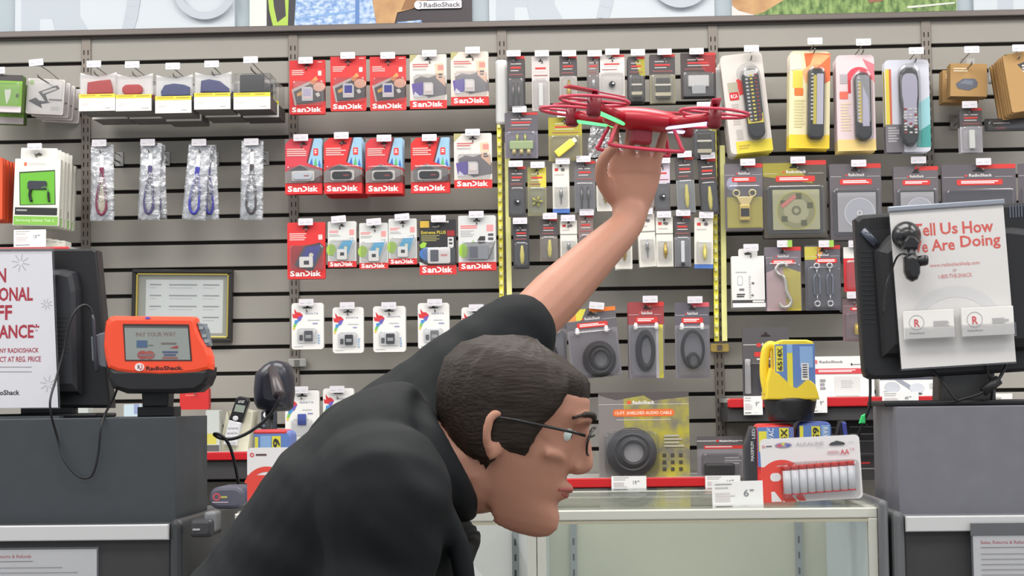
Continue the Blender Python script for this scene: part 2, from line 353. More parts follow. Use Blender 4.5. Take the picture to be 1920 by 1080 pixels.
def adata(t, w, h, chip=M(52, 54, 60), blue=False):
    it = [('p', [(.02, .22), (.1, .25), (.08, .12), (.17, .2), (.26, .2), (.36, .26), (.22, .34), (.04, .32)], M(210, 50, 56)), ('p', [(.2, .3), (.36, .27), (.28, .38), (.16, .42)], M(112, 88, 168)),
          ('p', [(.1, .37), (.26, .36), (.14, .47), (.08, .47)], M(74, 142, 204)), ('p', [(.07, .45), (.17, .44), (.11, .53), (.05, .52)], M(122, 190, 90)), ('p', [(.05, .52), (.12, .52), (.09, .58), (.04, .57)], M(226, 202, 70)),
          ('t', .42, .21, .84, .245, 'ADATA', M(150, 152, 178), .01), ('l', .5, .36, .88, .39, 1, M(200, 200, 202)), ('l', .66, .43, .83, .47, 1, M(150, 154, 196)), ('o', .18, .55, .8, .86, M(240, 240, 240), .004), ('l', .08, .93, .4, .95, 1, M(196, 196, 198))]
    if not blue: it += [('l', .82, .68, .88, .9, 4, M(150, 180, 214))]
    card(t, w, h, M(232, 230, 226), it+HOLE(w=.3, v=.09, c=M(34, 34, 36)), th=.018, r=.008, side=M(214, 212, 206))
    m = MB()
    if blue: m.prism(rr(-.13*w, .34*h, .12*w, .55*h, .002), -.005, -.0026, M(70, 84, 156), .0006)
    else:
        m.prism(rr(-.1*w, .18*h, .16*w, .4*h, .002), -.005, -.0026, chip, .0006); m.poly([(-.06*w, .24*h), (.12*w, .24*h), (.12*w, .31*h), (-.06*w, .31*h)], -.0052, M(176, 178, 180))
        m.prism(rr(-.25*w, .2*h, -.15*w, .31*h, .001), -.004, -.0026, M(92, 92, 96), .0004)
    m.build('memory_card', t); blister(t, w, h, .18, .54, .8, .86, .009)

rowA = [((543, 113, 610, 214), sd_red, {'lab': M(188, 180, 206)}, (573, 113), 'red memory card pack with grey label, first in the top row', 1),
        ((620, 106, 687, 208), sd_red, {}, (652, 104), 'red memory card pack with blue label, second in top row', 0),
        ((694, 106, 762, 207), sd_red, {'base': M(214, 58, 56)}, (727, 104), 'third red memory card pack, beside the white packs', 0),
        ((769, 102, 838, 204), sd_ultra, {}, (805, 100), 'white memory card pack beside the third red pack, top row', 0),
        ((846, 97, 916, 197), sd_ultra, {'base': M(228, 214, 202)}, (886, 94), 'white memory card pack ending the top red row', 1)]
for rc, fn, kw, tg, lb, nb in rowA:
    pack('memory_card_pack', lb, 'memory card', rc, fn, 'memory card packs of the top row', 0, nb, .02, YF, kw, tg)
rowB = [((535, 260, 604, 364), usb, {'body': M(206, 214, 222, .15), 'base': M(206, 60, 74)}, (564, 258), 'red flash drive pack with silver drive, first of second row', 1, .02),
        ((608, 258, 679, 363), usb, {}, (640, 254), 'red flash drive pack in front of a deep stack', 4, .05),
        ((686, 259, 755, 363), usb, {'body': M(44, 42, 44), 'base': M(206, 52, 60)}, (720, 259), 'red flash drive pack, third of the second row', 3, .022),
        ((771, 258, 843, 362), usb, {'base': M(222, 40, 38)}, (805, 258), 'red flash drive pack beside the white pack, second row', 1, .012)]
for rc, fn, kw, tg, lb, nb, dy in rowB:
    pack('flash_drive_pack', lb, 'flash drive', rc, fn, 'flash drive packs of the second row', 0, nb, dy if nb < 4 else .03, YF, kw, tg)
pack('memory_card_pack', 'white memory card pack ending the flash drive row', 'memory card', (852, 250, 923, 353), sd_ultra, None, 0, 0, .02, YF, {}, (886, 248))
pack('memory_card_pack', 'red card pack with a phone picture, start of third row', 'memory card', (539, 417, 610, 523), micro, None, 0, 2, .01, YF, {'base': M(214, 44, 44), 'screen': M(54, 52, 150), 'red': True}, (573, 416))
for rc, tg, lb, kw in [((615, 415, 668, 501), (636, 411), 'small white card pack beside the red phone pack', {'behind': 1}), ((674, 418, 728, 504), (702, 416), 'small white card pack, lowest and middle of three', {'behind': 0}), ((729, 410, 782, 496), (755, 407), 'small white card pack beside the black card pack', {'behind': 0})]:
    pack('memory_card_pack', lb, 'memory card', rc, micro, 'small white card packs', 0, kw['behind'], .012, YF, {}, tg, {'tilt': 4})
pack('memory_card_pack', 'black memory card pack with gold corner and red base', 'memory card', (787, 412, 856, 515), micro_black, None, 0, 0, .02, YF, {}, (822, 410))
pack('memory_card_pack', 'pale memory card pack with green blob beside yellow strip', 'memory card', (860, 404, 930, 507), micro_plus, None, 0, 1, .012, YF, {}, (893, 402))
for rc, tg, lb, n, c in [((547, 568, 607, 655), (574, 567), 'white card box with hummingbird, first of its row', 0, M(96, 98, 104)), ((624, 576, 682, 662), (651, 573), 'white card box with hummingbird, second of its row', 0, M(52, 54, 60)), ((700, 574, 761, 660), (729, 573), 'white card box with hummingbird, third of its row', 1, M(50, 52, 58)),
                       ((784, 568, 843, 654), (815, 567), 'white card box with hummingbird, fourth of its row', 0, M(124, 124, 128)), ((866, 576, 924, 662), (893, 577), 'white card box with hummingbird half hidden behind the sleeve', 0, M(60, 62, 66))]:
    pack('memory_card_box', lb, 'memory card', rc, adata, 'white hummingbird card boxes', 0, n, .024, YF, {'chip': c}, tg)
pack('memory_card_box', 'white hummingbird box with blue chip beside the barcode scanner', 'memory card', (535, 732, 599, 830), adata, None, 0, 0, .02, YF, {'blue': True}, (564, 731))
pack('memory_card_box', 'white hummingbird box half hidden by the dark shoulder', 'memory card', (606, 728, 664, 815), adata, None, 0, 0, .02, YF, {}, (632, 730))

# --- phone case boxes ---------------------------------------------------
YB = M(226, 210, 70); BOXW = M(236, 232, 224); BOXG = M(120, 118, 116)
def phone_case(t, w, h, col, shape, whiteback=True, dark=False):
    d = .105
    m = MB(); m.prism(rr(-w/2, 0, w/2, .33*h, .001), 0, d, BOXG if not dark else M(92, 90, 90)); m.poly([(-w/2, 0), (w/2, 0), (w/2, .33*h), (-w/2, .33*h)], -.0004, BOXW)
    m.lay = 0; m.gfx(w, h, [('l', .08, .8, .3, .87, 2, M(206, 202, 196)), ('l', .72, .92, .92, .95, 1, M(160, 158, 156))], -.0005)
    m.build('carton_base', t)
    m = MB(); m.prism([(-w/2, .33*h), (w/2, .33*h), (w/2, .43*h), (-w/2, .43*h)], -.001, .0005, YB); m.gfx(w, h, [('l', .06, .585, .5, .65, 1, M(196, 176, 60)), ('l', .58, .6, .94, .64, 1, M(176, 160, 60))], -.0012); m.build('yellow_band', t)
    if whiteback:
        m = MB(); pts = [(-w/2, .43*h), (w/2, .43*h), (w/2, h)]+[(w*(.5-i/8), h*(1-.1*math.sin(math.pi*i/8))) for i in range(1, 8)]+[(-w/2, h)]
        m.prism(pts, .014, .0155, M(238, 236, 232)); m.build('backing_card', t)
    m = MB()
    m.prism(shape(w, h), .002, .012, col, .004); m.build('phone_case', t)
    m = MB(); m.box(-w/2+.0006, .0002, .431*h, w/2-.0006, d-.002, .93*h, CLR, .002); m.build('clear_window', t)
C1 = lambda w, h: [(-.3*w, .43*h), (.42*w, .43*h), (.4*w, .6*h), (.34*w, .8*h), (.05*w, .78*h), (-.28*w, .74*h)]
C2 = lambda w, h: rr(-.34*w, .43*h, .24*w, .7*h, .022)
C3 = lambda w, h: [(-.34*w, .43*h), (.44*w, .43*h), (.44*w, .66*h), (.3*w, .72*h), (0, .76*h), (-.26*w, .72*h), (-.36*w, .56*h)]
C4 = lambda w, h: [(-.34*w, .46*h), (.46*w, .43*h), (.44*w, .56*h), (.2*w, .74*h), (-.1*w, .8*h), (-.32*w, .76*h)]
C5 = lambda w, h: rr(-.34*w, .43*h, .32*w, .9*h, .004)
for rc, tg, col, shp, wb, lb in [((148, 134, 216, 208), (176, 120), M(186, 44, 44), C1, True, 'boxed dark red phone case, first of its row'), ((217, 136, 284, 208), (248, 121), M(190, 40, 44), C2, True, 'boxed bright red phone case, second of its row'),
                                 ((291, 138, 359, 212), (324, 124), M(62, 72, 122), C3, True, 'boxed navy phone case in the middle of its row'), ((364, 133, 432, 205), (397, 120), M(66, 70, 122), C4, True, 'boxed navy phone case beside the black one'), ((438, 132, 507, 205), (470, 112), M(44, 42, 46), C5, False, 'boxed black phone case at the end of its row')]:
    pack('phone_case_box', lb, 'phone case', rc, phone_case, 'boxed phone cases', 0, 1, .135, W-.29, {'col': col, 'shape': shp, 'whiteback': wb, 'dark': not wb}, tg, {'Y': W-.31})
# --- zip bags -----------------------------------------------------------
def zip_bag(t, w, h, col, loop):
    m = MB(); n = 14; vs = []; rw = random.Random(int(w*1e5))
    for s_ in (-1, 1):
        for i in range(n+1):
            z = h*i/n; puff = .009*math.sin(math.pi*min(1, i/(n*.8)))**.6 if i < n*.8 else .001
            for j in range(7):
                u = j/6; x = (u-.5)*w*(1+.05*(1-i/n)); vs.append((x, s_*(puff*math.sin(math.pi*u)+.0008)+rw.uniform(-.0012, .0012), z))
    k = (n+1)*7; fs = []
    for s_ in (0, 1):
        for i in range(n):
            for j in range(6):
                q = (s_*k+i*7+j, s_*k+i*7+j+1, s_*k+(i+1)*7+j+1, s_*k+(i+1)*7+j); fs.append(q if s_ == 0 else q[::-1])
    m.add(vs, fs, BAG); m.build('clear_bag', t)
    m = MB(); m.box(-.46*w, -.0002, .015*h, .46*w, .0006, .97*h, M(212, 214, 216, .4)); m.build('bag_backing', t)
    m = MB(); p = [(0, -.004, .7*h), (-.1*w, -.004, .5*h), (-.22*w, -.004, .25*h), (-.14*w, -.004, .11*h), (.06*w, -.004, .09*h), (.2*w, -.004, .2*h), (.1*w, -.004, .5*h), (0, -.004, .7*h)]
    if loop: m.poly([(a, c) for a, b, c in catmull(p, 4)], -.003, loop)
    m.tube(catmull(p, 5), .0042, col, 6); m.prism(rr(-.09*w, .68*h, .09*w, .86*h, .002), -.006, -.002, M(226, 226, 228), .001); m.prism(rr(-.1*w, .6*h, .1*w, .7*h, .002), -.007, -.002, col, .001); m.build('wrist_strap', t)
for rc, tl, col, lp, tg, lb in [((170, 272, 213, 414), 0, M(120, 44, 72), M(226, 214, 178), (186, 268), 'bagged maroon wrist strap, first of the bag row'), ((262, 268, 301, 412), 2, M(74, 66, 110), None, (277, 267), 'bagged grey violet wrist strap, second of the bag row'),
                                ((348, 271, 390, 412), 5, M(58, 58, 158), None, (373, 267), 'bagged blue wrist strap, third of the bag row'), ((452, 264, 493, 412), 1, M(70, 66, 70), M(200, 204, 206), (471, 266), 'bagged black wrist strap, last of the bag row')]:
    pack('strap_bag', lb, 'strap', rc, zip_bag, 'bagged wrist straps', tl, 0, .03, W-.2, {'col': col, 'loop': lp}, tg, {'Y': W-.215})
pack('strap_bag', 'bagged blue wrist strap tucked behind the third bag', 'strap', (376, 272, 408, 412), zip_bag, None, -2, 0, 0, W-.175, {'col': M(62, 60, 150), 'loop': None})
pack('strap_bag', 'bagged grey wrist strap tucked behind the second bag', 'strap', (276, 272, 311, 411), zip_bag, None, -1, 0, 0, W-.175, {'col': M(74, 66, 110), 'loop': None})
# --- far left bay -------------------------------------------------------
def car_mount(t, w, h):
    it = [('r', .06, .06, .17, .18, M(150, 190, 90)), ('p', [(.3, .38), (.8, .16), (.88, .26), (.4, .5)], M(70, 68, 70)), ('p', [(.4, .37), (.76, .22), (.8, .27), (.44, .43)], M(214, 210, 206)),
          ('p', [(.38, .46), (.5, .44), (.6, .66), (.54, .7)], M(60, 58, 60)), ('p', [(.05, .64), (.25, .54), (.34, .62), (.68, .66), (.4, .72), (.44, .84), (.2, .72)], M(58, 56, 58)), ('r', .6, .56, .95, .61, M(120, 118, 116)), ('l', .66, .78, .92, .9, 2, M(206, 204, 200))]
    card(t, w, h, M(230, 224, 220), it, th=.012, side=M(206, 198, 200))
    blister(t, w, h, .02, .02, .98, .98, .008)
pack('car_mount_pack', 'white car mount pack beside the lime green packs', 'phone mount', (50, 148, 120, 214), car_mount, None, 4, 3, .05, W-.17, {}, (70, 117), {'Y': W-.27, 'tilt': 5, 'drop': .03})
def lime_pack(t, w, h):
    card(t, w, h, M(136, 190, 62), [('p', [(.55, .4), (.72, .38), (.7, .6), (.62, .8), (.58, .62)], M(232, 236, 220)), ('r', .3, 0, 1, .16, M(70, 66, 66)), ('e', .12, .3, .3, .16, M(240, 240, 238)), ('r', 0, .84, 1, 1, M(214, 204, 206)), ('r', .85, .5, .92, .6, M(60, 90, 40))], th=.03, side=M(90, 120, 50))
    blister(t, w, h, .05, .2, .98, .84, .012)
pack('lime_accessory_pack', 'lime green accessory pack at the left edge, upper of two', 'accessory pack', (-32, 140, 41, 210), lime_pack, None, 3, 0, .05, W-.2, {}, (-4, 132))
pack('lime_accessory_pack', 'lime green accessory pack at the left edge, set back and lower', 'accessory pack', (-26, 156, 46, 232), lime_pack, None, 3, 0, .05, W-.12, {})
def orange_pack(t, w, h): card(t, w, h, M(224, 84, 40), [('l', .1, .2, .6, .4, 3, M(240, 190, 160))], th=.012, side=M(206, 66, 30))
pack('orange_pack', 'orange carded pack cut by the left edge', 'accessory pack', (-66, 296, 4, 412), orange_pack, None, 0, 4, .026, W-.28, {}, (-30, 290))
def cable_box(t, w, h):
    it = [('t', .3, .06, .66, .095, 'GRIFFIN', M(190, 188, 186)), ('e', .23, .08, .035, .03, M(226, 110, 80)), ('p', [(.1, .2), (.88, .16), (.92, .68), (.14, .7)], M(40, 60, 30)), ('p', [(.12, .22), (.87, .18), (.9, .67), (.16, .69)], M(104, 180, 50)),
          ('r', .04, .73, .96, .84, M(36, 36, 36)), ('l', .07, .76, .3, .8, 1, M(160, 160, 160)), ('r', .02, .86, .98, .99, M(128, 184, 76)), ('t', .06, .9, .9, .95, 'Samsung Galaxy Tab 2', M(206, 232, 180), .01)]
    card(t, w, h, M(228, 226, 216), it, th=.016, r=.002, side=M(206, 202, 190)); card(t, w*.8, .17*h, M(230, 228, 220), [('p', [(.4, .55), (.5, .4), (.6, .55), (.56, .7), (.44, .7)], M(90, 88, 80))], r=.003, name='header', y=.008).location.z = h
    m = MB(); m.prism(rr(-.2*w, .54*h, .22*w, .67*h, .006), -.004, -.0022, M(48, 50, 60), .001); m.tube(catmull([(-.12*w, -.004, .55*h), (-.14*w, -.004, .46*h), (-.1*w, -.004, .36*h)], 4), .004, BLACK, 6); m.tube(catmull([(.26*w, -.004, .5*h), (.27*w, -.004, .42*h), (.29*w, -.004, .36*h)], 4), .003, BLACK, 6)
    m.tube(catmull([(.1*w, -.003, .56*h), (.2*w, -.003, .58*h), (.26*w, -.003, .5*h)], 4), .002, M(90, 140, 70), 6); m.build('charger', t)
pack('charger_box', 'white and green charger box over the left monitor', 'charger', (26, 298, 112, 423), cable_box, 'white and green charger boxes', 2, 4, .034, W-.27, {}, (65, 275), {'Y': W-.28})
# ------------------------------------------------------------------ small parts bay
GOLD = M(206, 176, 92, .3, .6); SIL = M(196, 196, 198, .25, .7); OLIVE = M(166, 156, 46); RSD = M(74, 69, 69); RED2 = M(206, 54, 50); LW = M(214, 208, 206)
def prod(t, w, h, k, v0=.5, v1=.92):
    m = MB(); zt, zb = (1-v0)*h, (1-v1)*h; zc = (zt+zb)/2; hh = zt-zb
    if k == 'jack':
        m.lathe([(.001, 0), (.0022, .003), (.0022, hh*.45), (.005, hh*.46), (.005, hh*.9), (.003, hh)], (0, -.006, zb), (0, 0, 1), SIL, 10)
    elif k == 'goldplug':
        m.lathe([(.003, 0), (.003, hh*.2), (.006, hh*.25), (.006, hh*.6), (.004, hh*.7), (.004, hh)], (.04*w, -.007, zb), (0, 0, 1), GOLD, 10)
    elif k == 'twoplugs':
        for dx in (-.16, .16): m.lathe([(.002, 0), (.002, hh*.4), (.004, hh*.45), (.004, hh)], (dx*w, -.006, zb), (0, 0, 1), M(120, 116, 114, .3, .5), 8)
    elif k == 'bulb':
        m.lathe([(.002, 0), (.005, hh*.15), (.0065, hh*.5), (.0045, hh*.8), (.003, hh)], (.05*w, -.007, zb), (0, 0, 1), M(226, 214, 120, .25), 10)
    elif k == 'white_plug':
        m.prism(rr(-.12*w, zb, .14*w, zt, .003), -.012, -.002, M(232, 232, 226), .002)
    elif k == 'ball':
        m.lathe([(.001, -.009), (.007, -.006), (.0095, 0), (.007, .006), (.001, .009)], (0, -.01, zc), (0, -1, 0), M(46, 44, 46, .25), 14); m.lathe([(.003, 0), (.003, .004)], (.003, -.019, zc), (0, -1, 0), WHITE, 8)
    elif k == 'box':
        m.prism(rr(-.26*w, zb, .28*w, zt, .002), -.014, -.002, M(70, 66, 58, .3), .002); m.prism(rr(-.3*w, zb+hh*.1, .32*w, zb+hh*.28, .001), -.016, -.002, M(196, 186, 160, .3), .001); m.prism(rr(-.3*w, zt-hh*.4, .32*w, zt-hh*.3, .001), -.016, -.002, M(216, 210, 196, .3), .001)
    elif k == 'camera':
        m.prism(rr(-.3*w, zc-.1*hh, .3*w, zt, .004), -.016, -.002, M(206, 204, 202, .3), .003); m.prism(rr(-.2*w, zb, .2*w, zc, .003), -.02, -.002, M(150, 150, 152, .3, .4), .003); m.prism([(-.45*w, zb-.1*hh), (.45*w, zb-.1*hh), (.4*w, zb), (-.4*w, zb)], -.02, -.002, M(70, 70, 74, .3))
    elif k == 'splitter':
        m.prism(rr(-.36*w, zb+hh*.25, .36*w, zt-hh*.3, .004), -.012, -.002, M(172, 190, 140, .35, .3), .003)
        for dx in (-.12, .12): m.lathe([(.0035, 0), (.0035, .02)], (dx*w, -.007, zt-hh*.34), (0, 0, 1), M(206, 206, 120, .3, .4), 8)
        for dx in (-.22, 0, .22): m.lathe([(.006, 0), (.006, .013)], (dx*w, -.007, zb+hh*.02), (0, 0, 1), M(226, 206, 150, .3, .4), 8)
    elif k == 'yellowbulb':
        m.X = Matrix.Translation((0, -.012, zc)) @ Matrix.Rotation(rad(-38), 4, 'Y'); m.prism(rr(-.34*w, -.2*hh, .3*w, .22*hh, .004), -.008, .009, M(250, 226, 90, .3), .003); m.prism(rr(.3*w, -.12*hh, .4*w, .14*hh, .002), -.006, .006, M(246, 240, 206, .3))
    elif k == 'clip':
        m.prism(rr(-.3*w, zb, .26*w, zt, .003), -.008, -.002, M(214, 212, 210, .3), .002); m.prism(rr(-.12*w, zb+.1*hh, .12*w, zc, .002), -.013, -.008, M(250, 248, 244, .3), .001)
    elif k == 'star':
        for a in range(5): m.tube([(0, -.006, zc), (.3*w*math.cos(a*1.26), -.006, zc+.3*w*math.sin(a*1.26))], .003, M(196, 190, 80, .3), 6)
        m.lathe([(.001, 0), (.006, .001), (.006, .006), (.001, .007)], (0, -.004, zc), (0, -1, 0), M(120, 116, 60, .3), 12)
    elif k == 'drive':
        m.prism(rr(-.1*w, zb, .12*w, zt, .002), -.01, -.002, M(238, 238, 240, .25), .002); m.prism(rr(-.1*w, zb-.12*hh, .12*w, zb, .001), -.008, -.002, M(50, 50, 54), .001)
    m.build({'ball': 'lens', 'box': 'adapter', 'camera': 'adapter', 'splitter': 'splitter', 'yellowbulb': 'bulb', 'bulb': 'bulb', 'drive': 'switch', 'clip': 'clip'}.get(k, 'plug'), t)
def rs(t, w, h, k='jack', base=RSD, tab=RED2, panel=None, acc=None, white=False):
    it = [('r', .52, 0, 1, .055, tab)] if tab else []
    it += [('l', .2, .14, .82, .165, 1, LW), ('r', .2, .2, .8, .235, RED2), ('l', .2, .265, .82, .29, 1, LW), ('l', .12, .34, .9, .37, 1, M(160, 90, 88))]
    if panel: it = [('r', 0, .42, 1, 1, panel)]+it
    if acc: it = [('p', [(.45, .1), (1, .0), (1, .45), (.7, .42)], acc)]+it
    card(t, w, h, base, it+HOLE(v=.07, w=.24, c=M(24, 20, 20)), r=.003); prod(t, w, h, k); blister(t, w, h, .06, .42, .94, .97, .017, .008)
def rs_white(t, w, h, k='goldplug', stripe=None, bar=True):
    it = [('r', .14, .1, .34, .16, RED2), ('e', .62, .13, .12, .035, M(120, 112, 116)), ('l', .12, .22, .7, .26, 1, M(190, 184, 180))]
    if bar: it.append(('r', 0, .325, 1, .345, M(130, 126, 122)))
    if stripe: it.append(('r', 0, .92, 1, 1, stripe))
    card(t, w, h, M(224, 220, 210), it+HOLE(v=.05, w=.16, c=M(30, 28, 28)), th=.003, r=.002); prod(t, w, h, k, .52, .84); blister(t, w, h, .1, .46, .9, .9, .012, .006)
BL = M(76, 116, 190)
sp = [  # rect, tag, builder, kw, label, tilt, behind
 ((952, 105, 984, 206), (963, 100), rs, {'k': 'twoplugs'}, 'narrow dark parts pack, first of top row by yellow strip', 0, 1),
 ((998, 106, 1031, 208), (1016, 100), rs, {'k': 'white_plug', 'base': M(206, 198, 194), 'tab': None}, 'narrow pale pack with white plug, second of top row', 0, 0),
 ((1050, 104, 1082, 198), (1067, 100), rs, {'k': 'goldplug', 'panel': M(190, 184, 176)}, 'narrow parts pack with gold plug, third of top row', 0, 2),
 ((1101, 105, 1126, 192), (1115, 100), rs, {'k': 'jack', 'base': M(120, 108, 104)}, 'narrow brownish parts pack left of the white lens pack', 0, 0),
 ((1124, 103, 1172, 182), (1148, 97), rs, {'k': 'ball', 'base': M(222, 214, 208), 'panel': M(214, 206, 200)}, 'white pack holding a black lens above the drone', 0, 0),
 ((1178, 106, 1210, 190), (1196, 98), rs, {'k': 'box', 'acc': OLIVE}, 'narrow dark pack right of the white lens pack', 0, 2),
 ((1219, 102, 1267, 193), (1246, 97), rs, {'k': 'box', 'panel': M(150, 144, 120)}, 'wide pack holding a boxy gold ended adapter', 0, 1),
 ((1277, 99, 1343, 186), (1306, 96), rs, {'k': 'camera', 'base': M(70, 60, 58), 'acc': M(150, 40, 40)}, 'wide pack holding a silver adapter at the row end', 0, 0),
 ((947, 211, 1009, 297), (974, 205), rs, {'k': 'splitter', 'base': M(92, 88, 94), 'panel': M(126, 120, 134)}, 'grey pack holding a green gold splitter', 0, 0),
 ((1029, 220, 1092, 302), (1058, 214), rs, {'k': 'yellowbulb', 'base': OLIVE, 'tab': M(230, 120, 40), 'panel': M(150, 140, 96)}, 'olive pack holding a bright yellow bulb', 0, 0),
 ((1299, 203, 1342, 300), (1320, 197), rs, {'k': 'box', 'acc': OLIVE}, 'dark pack half behind the drone by the right yellow strip', 0, 0),
 ((954, 312, 986, 407), (967, 307), rs, {'k': 'ball'}, 'narrow dark pack below the green gold splitter pack', 0, 0),
 ((990, 313, 1025, 405), (1008, 309), rs, {'k': 'star', 'base': M(150, 144, 84), 'tab': None, 'acc': M(214, 200, 70), 'panel': M(146, 144, 112)}, 'narrow olive yellow pack with a star shaped part', 0, 0),
 ((1037, 306, 1068, 399), (1055, 302), rs_white, {'k': 'jack', 'stripe': BL, 'bar': False}, 'white pack with blue base below the yellow bulb pack', 0, 2),
 ((1078, 302, 1117, 399), (1094, 298), rs, {'k': 'twoplugs', 'base': M(104, 100, 102), 'panel': M(120, 118, 122)}, 'grey clear pack left of the raised hand', 0, 1),
 ((1119, 308, 1150, 396), (1131, 304), rs_white, {'k': 'goldplug'}, 'pale pack touching the raised wrist on its left', 0, 0),
 ((1196, 310, 1226, 395), (1205, 305), rs, {'k': 'jack', 'base': M(170, 150, 142)}, 'tan pack directly right of the raised wrist', 0, 0),
 ((1228, 305, 1257, 396), (1243, 300), rs, {'k': 'ball', 'base': M(206, 192, 206), 'panel': M(96, 92, 94), 'tab': None}, 'pale lilac topped pack, second right of the wrist', 0, 0),
 ((1268, 294, 1302, 399), (1284, 289), rs, {'k': 'bulb', 'panel': M(140, 142, 144)}, 'dark pack with pale bulb, third right of the wrist', -2, 1),
 ((1311, 297, 1345, 403), (1328, 292), rs, {'k': 'bulb', 'base': M(58, 54, 54)}, 'dark tilted pack leaning on the right yellow strip', -3, 0),
 ((963, 419, 993, 503), (975, 414), rs, {'k': 'bulb', 'base': M(56, 54, 58), 'tab': M(70, 66, 66)}, 'narrow dark pack, start of the lower parts row', 0, 1),
 ((1013, 410, 1046, 490), (1031, 405), rs, {'k': 'bulb', 'panel': M(130, 120, 110)}, 'narrow brown pack with yellow bulb above the forearm', 0, 0),
 ((1051, 413, 1083, 492), (1065, 409), rs_white, {'k': 'jack'}, 'white pack above the raised forearm', 0, 0),
 ((1085, 403, 1113, 490), (1100, 398), rs, {'k': 'jack', 'base': M(130, 110, 106)}, 'brown pack partly behind the forearm', 0, 0),
 ((1154, 412, 1186, 504), (1170, 406), rs_white, {'k': 'goldplug', 'bar': False}, 'white pack at the front of a stack below the wrist', 0, 3),
 ((1197, 401, 1229, 500), (1211, 396), rs_white, {'k': 'jack'}, 'white pack, second right of the forearm in its row', -2, 2),
 ((1231, 407, 1263, 500), (1245, 402), rs_white, {'k': 'goldplug'}, 'white pack with tall gold plug beside the grey pack', 0, 0),
 ((1265, 404, 1296, 500), (1281, 399), rs, {'k': 'drive', 'panel': M(124, 122, 126)}, 'grey pack holding a white switch in the lower row', 0, 2),
 ((1302, 408, 1337, 503), (1324, 403), rs_white, {'k': 'bulb', 'stripe': BL, 'bar': False}, 'white pack with blue base beside the right yellow strip', 1, 1)]
for rc, tg, fn, kw, lb, tl, nb in sp:
    pack('small_parts_pack', lb, 'parts pack', rc, fn, 'small parts packs', tl, nb, .022, YF, kw, tg, {'wp': 27, 'hp': 12, 'tilt': -tl})
# crumpled clear bag behind the drone
def crumple(t, w, h):
    m = MB(); rw = random.Random(4); n = 12; vs = []
    for s_ in (-1, 1):
        for i in range(n+1):
            for j in range(n+1):
                u, v = j/n, i/n; p = .016*math.sin(math.pi*u)*math.sin(math.pi*v); vs.append(((u-.5)*w*(1+.1*math.sin(5*v)), s_*(p+.001)+rw.uniform(-.003, .003), v*h+rw.uniform(-.002, .002)))
    k = (n+1)**2; fs = []
    for s_ in (0, 1):
        for i in range(n):
            for j in range(n):
                q = (s_*k+i*(n+1)+j, s_*k+i*(n+1)+j+1, s_*k+(i+1)*(n+1)+j+1, s_*k+(i+1)*(n+1)+j); fs.append(q if s_ == 0 else q[::-1])
    m.add(vs, fs, BAG); m.build('clear_bag', t)
    m = MB(); m.tube(catmull([(-.2*w, 0, .3*h), (.1*w, .004, .5*h), (.3*w, 0, .35*h), (.1*w, -.004, .2*h), (-.2*w, 0, .3*h)], 5), .003, M(120, 104, 96), 6); m.build('coiled_lead', t)
pack('clear_bag_pack', 'crumpled clear bag with a lead hanging below the drone', 'parts pack', (1105, 236, 1164, 295), crumple, None, 0, 0, .02, YF, {}, (1134, 229))
# --- larger cable packs -------------------------------------------------
def coil(m, cx, cz, rx, rz, n, r, mat, y=-.012):
    for i in range(n):
        k = 1-.09*i; m.tube([(cx+rx*k*math.cos(a*.2618)+.001*i, y-.0022*(i % 3), cz+rz*k*math.sin(a*.2618)) for a in range(24)], r, mat, 6, True)
def head(base_mat, tab, title='RadioShack', band=RED2, u=(.2, .82), v=(.2, .275), extra=None, tabu=.48):
    it = [('r', tabu, 0, 1, .06, tab)] if tab else []
    it += [('l', .02, .165, .3, .172, 1, LW), ('e', .33, .15, .02, .012, M(226, 60, 60)), ('t', .37, .125, .68, .165, title, M(236, 232, 230), .01), ('l', .72, .165, .98, .172, 1, LW),
           ('o', u[0], v[0], u[1], v[1], band, .004), ('l', u[0]+.06, v[0]+.018, u[1]-.06, v[1]-.014, 2, M(246, 232, 228))]
    return it+(extra or [])+HOLE(v=.07, w=.16, c=M(24, 20, 20))
def cable(t, w, h, base=M(98, 94, 98), tab=RED2, acc=None, coils=((0, .36, .27, .22, 5),), r=.0035, ends=True, panel=M(126, 122, 128)):
    it = [('r', 0, .3, 1, 1, panel)]+(acc or [])
    card(t, w, h, base, it+head(base, tab), r=.004)
    m = MB()
    for cx, cz, rx, rz, n in coils: coil(m, cx*w, cz*h, rx*w, rz*h, n, r, M(40, 38, 42, .45))
    m.build('coiled_cable', t)
    if ends:
        m = MB()
        for dx in (-.3, .28): m.lathe([(.005, 0), (.006, .004), (.006, .014), (.003, .02)], (dx*w, -.012, .63*h), (0, 0, 1), M(226, 224, 222, .3), 8)
        m.build('plug', t)
    blister(t, w, h, .05, .32, .95, .97, .024, .012)
YL = M(214, 204, 70); OR = M(232, 122, 44)
pack('cable_pack', 'cable pack with orange and yellow top beside the head', 'cable pack', (1066, 578, 1160, 708), cable, None, -5, 0, 0, YF, {'tab': OR, 'acc': [('r', 0, 0, .2, .16, M(226, 140, 70)), ('p', [(.2, 0), (.42, 0), (.3, .16), (.2, .16)], YL)], 'coils': ((.08, .26, .3, .24, 6),), 'r': .005}, (1117, 573), {'tilt': -6})
pack('cable_pack', 'dark cable pack with red top half hidden by the head', 'cable pack', (985, 578, 1064, 708), cable, None, 0, 0, 0, YF+.06, {'coils': ((0, .3, .26, .2, 5),)}, (1022, 571))
pack('cable_pack', 'red topped pack with a tall oval cable loop', 'cable pack', (1180, 566, 1247, 709), cable, None, 0, 1, .032, YF, {'base': M(150, 62, 64), 'acc': [('r', .84, .3, .96, 1, YL), ('r', .76, .32, .84, 1, M(206, 200, 206))], 'coils': ((-.04, .36, .24, .26, 4),), 'r': .004}, (1219, 561))
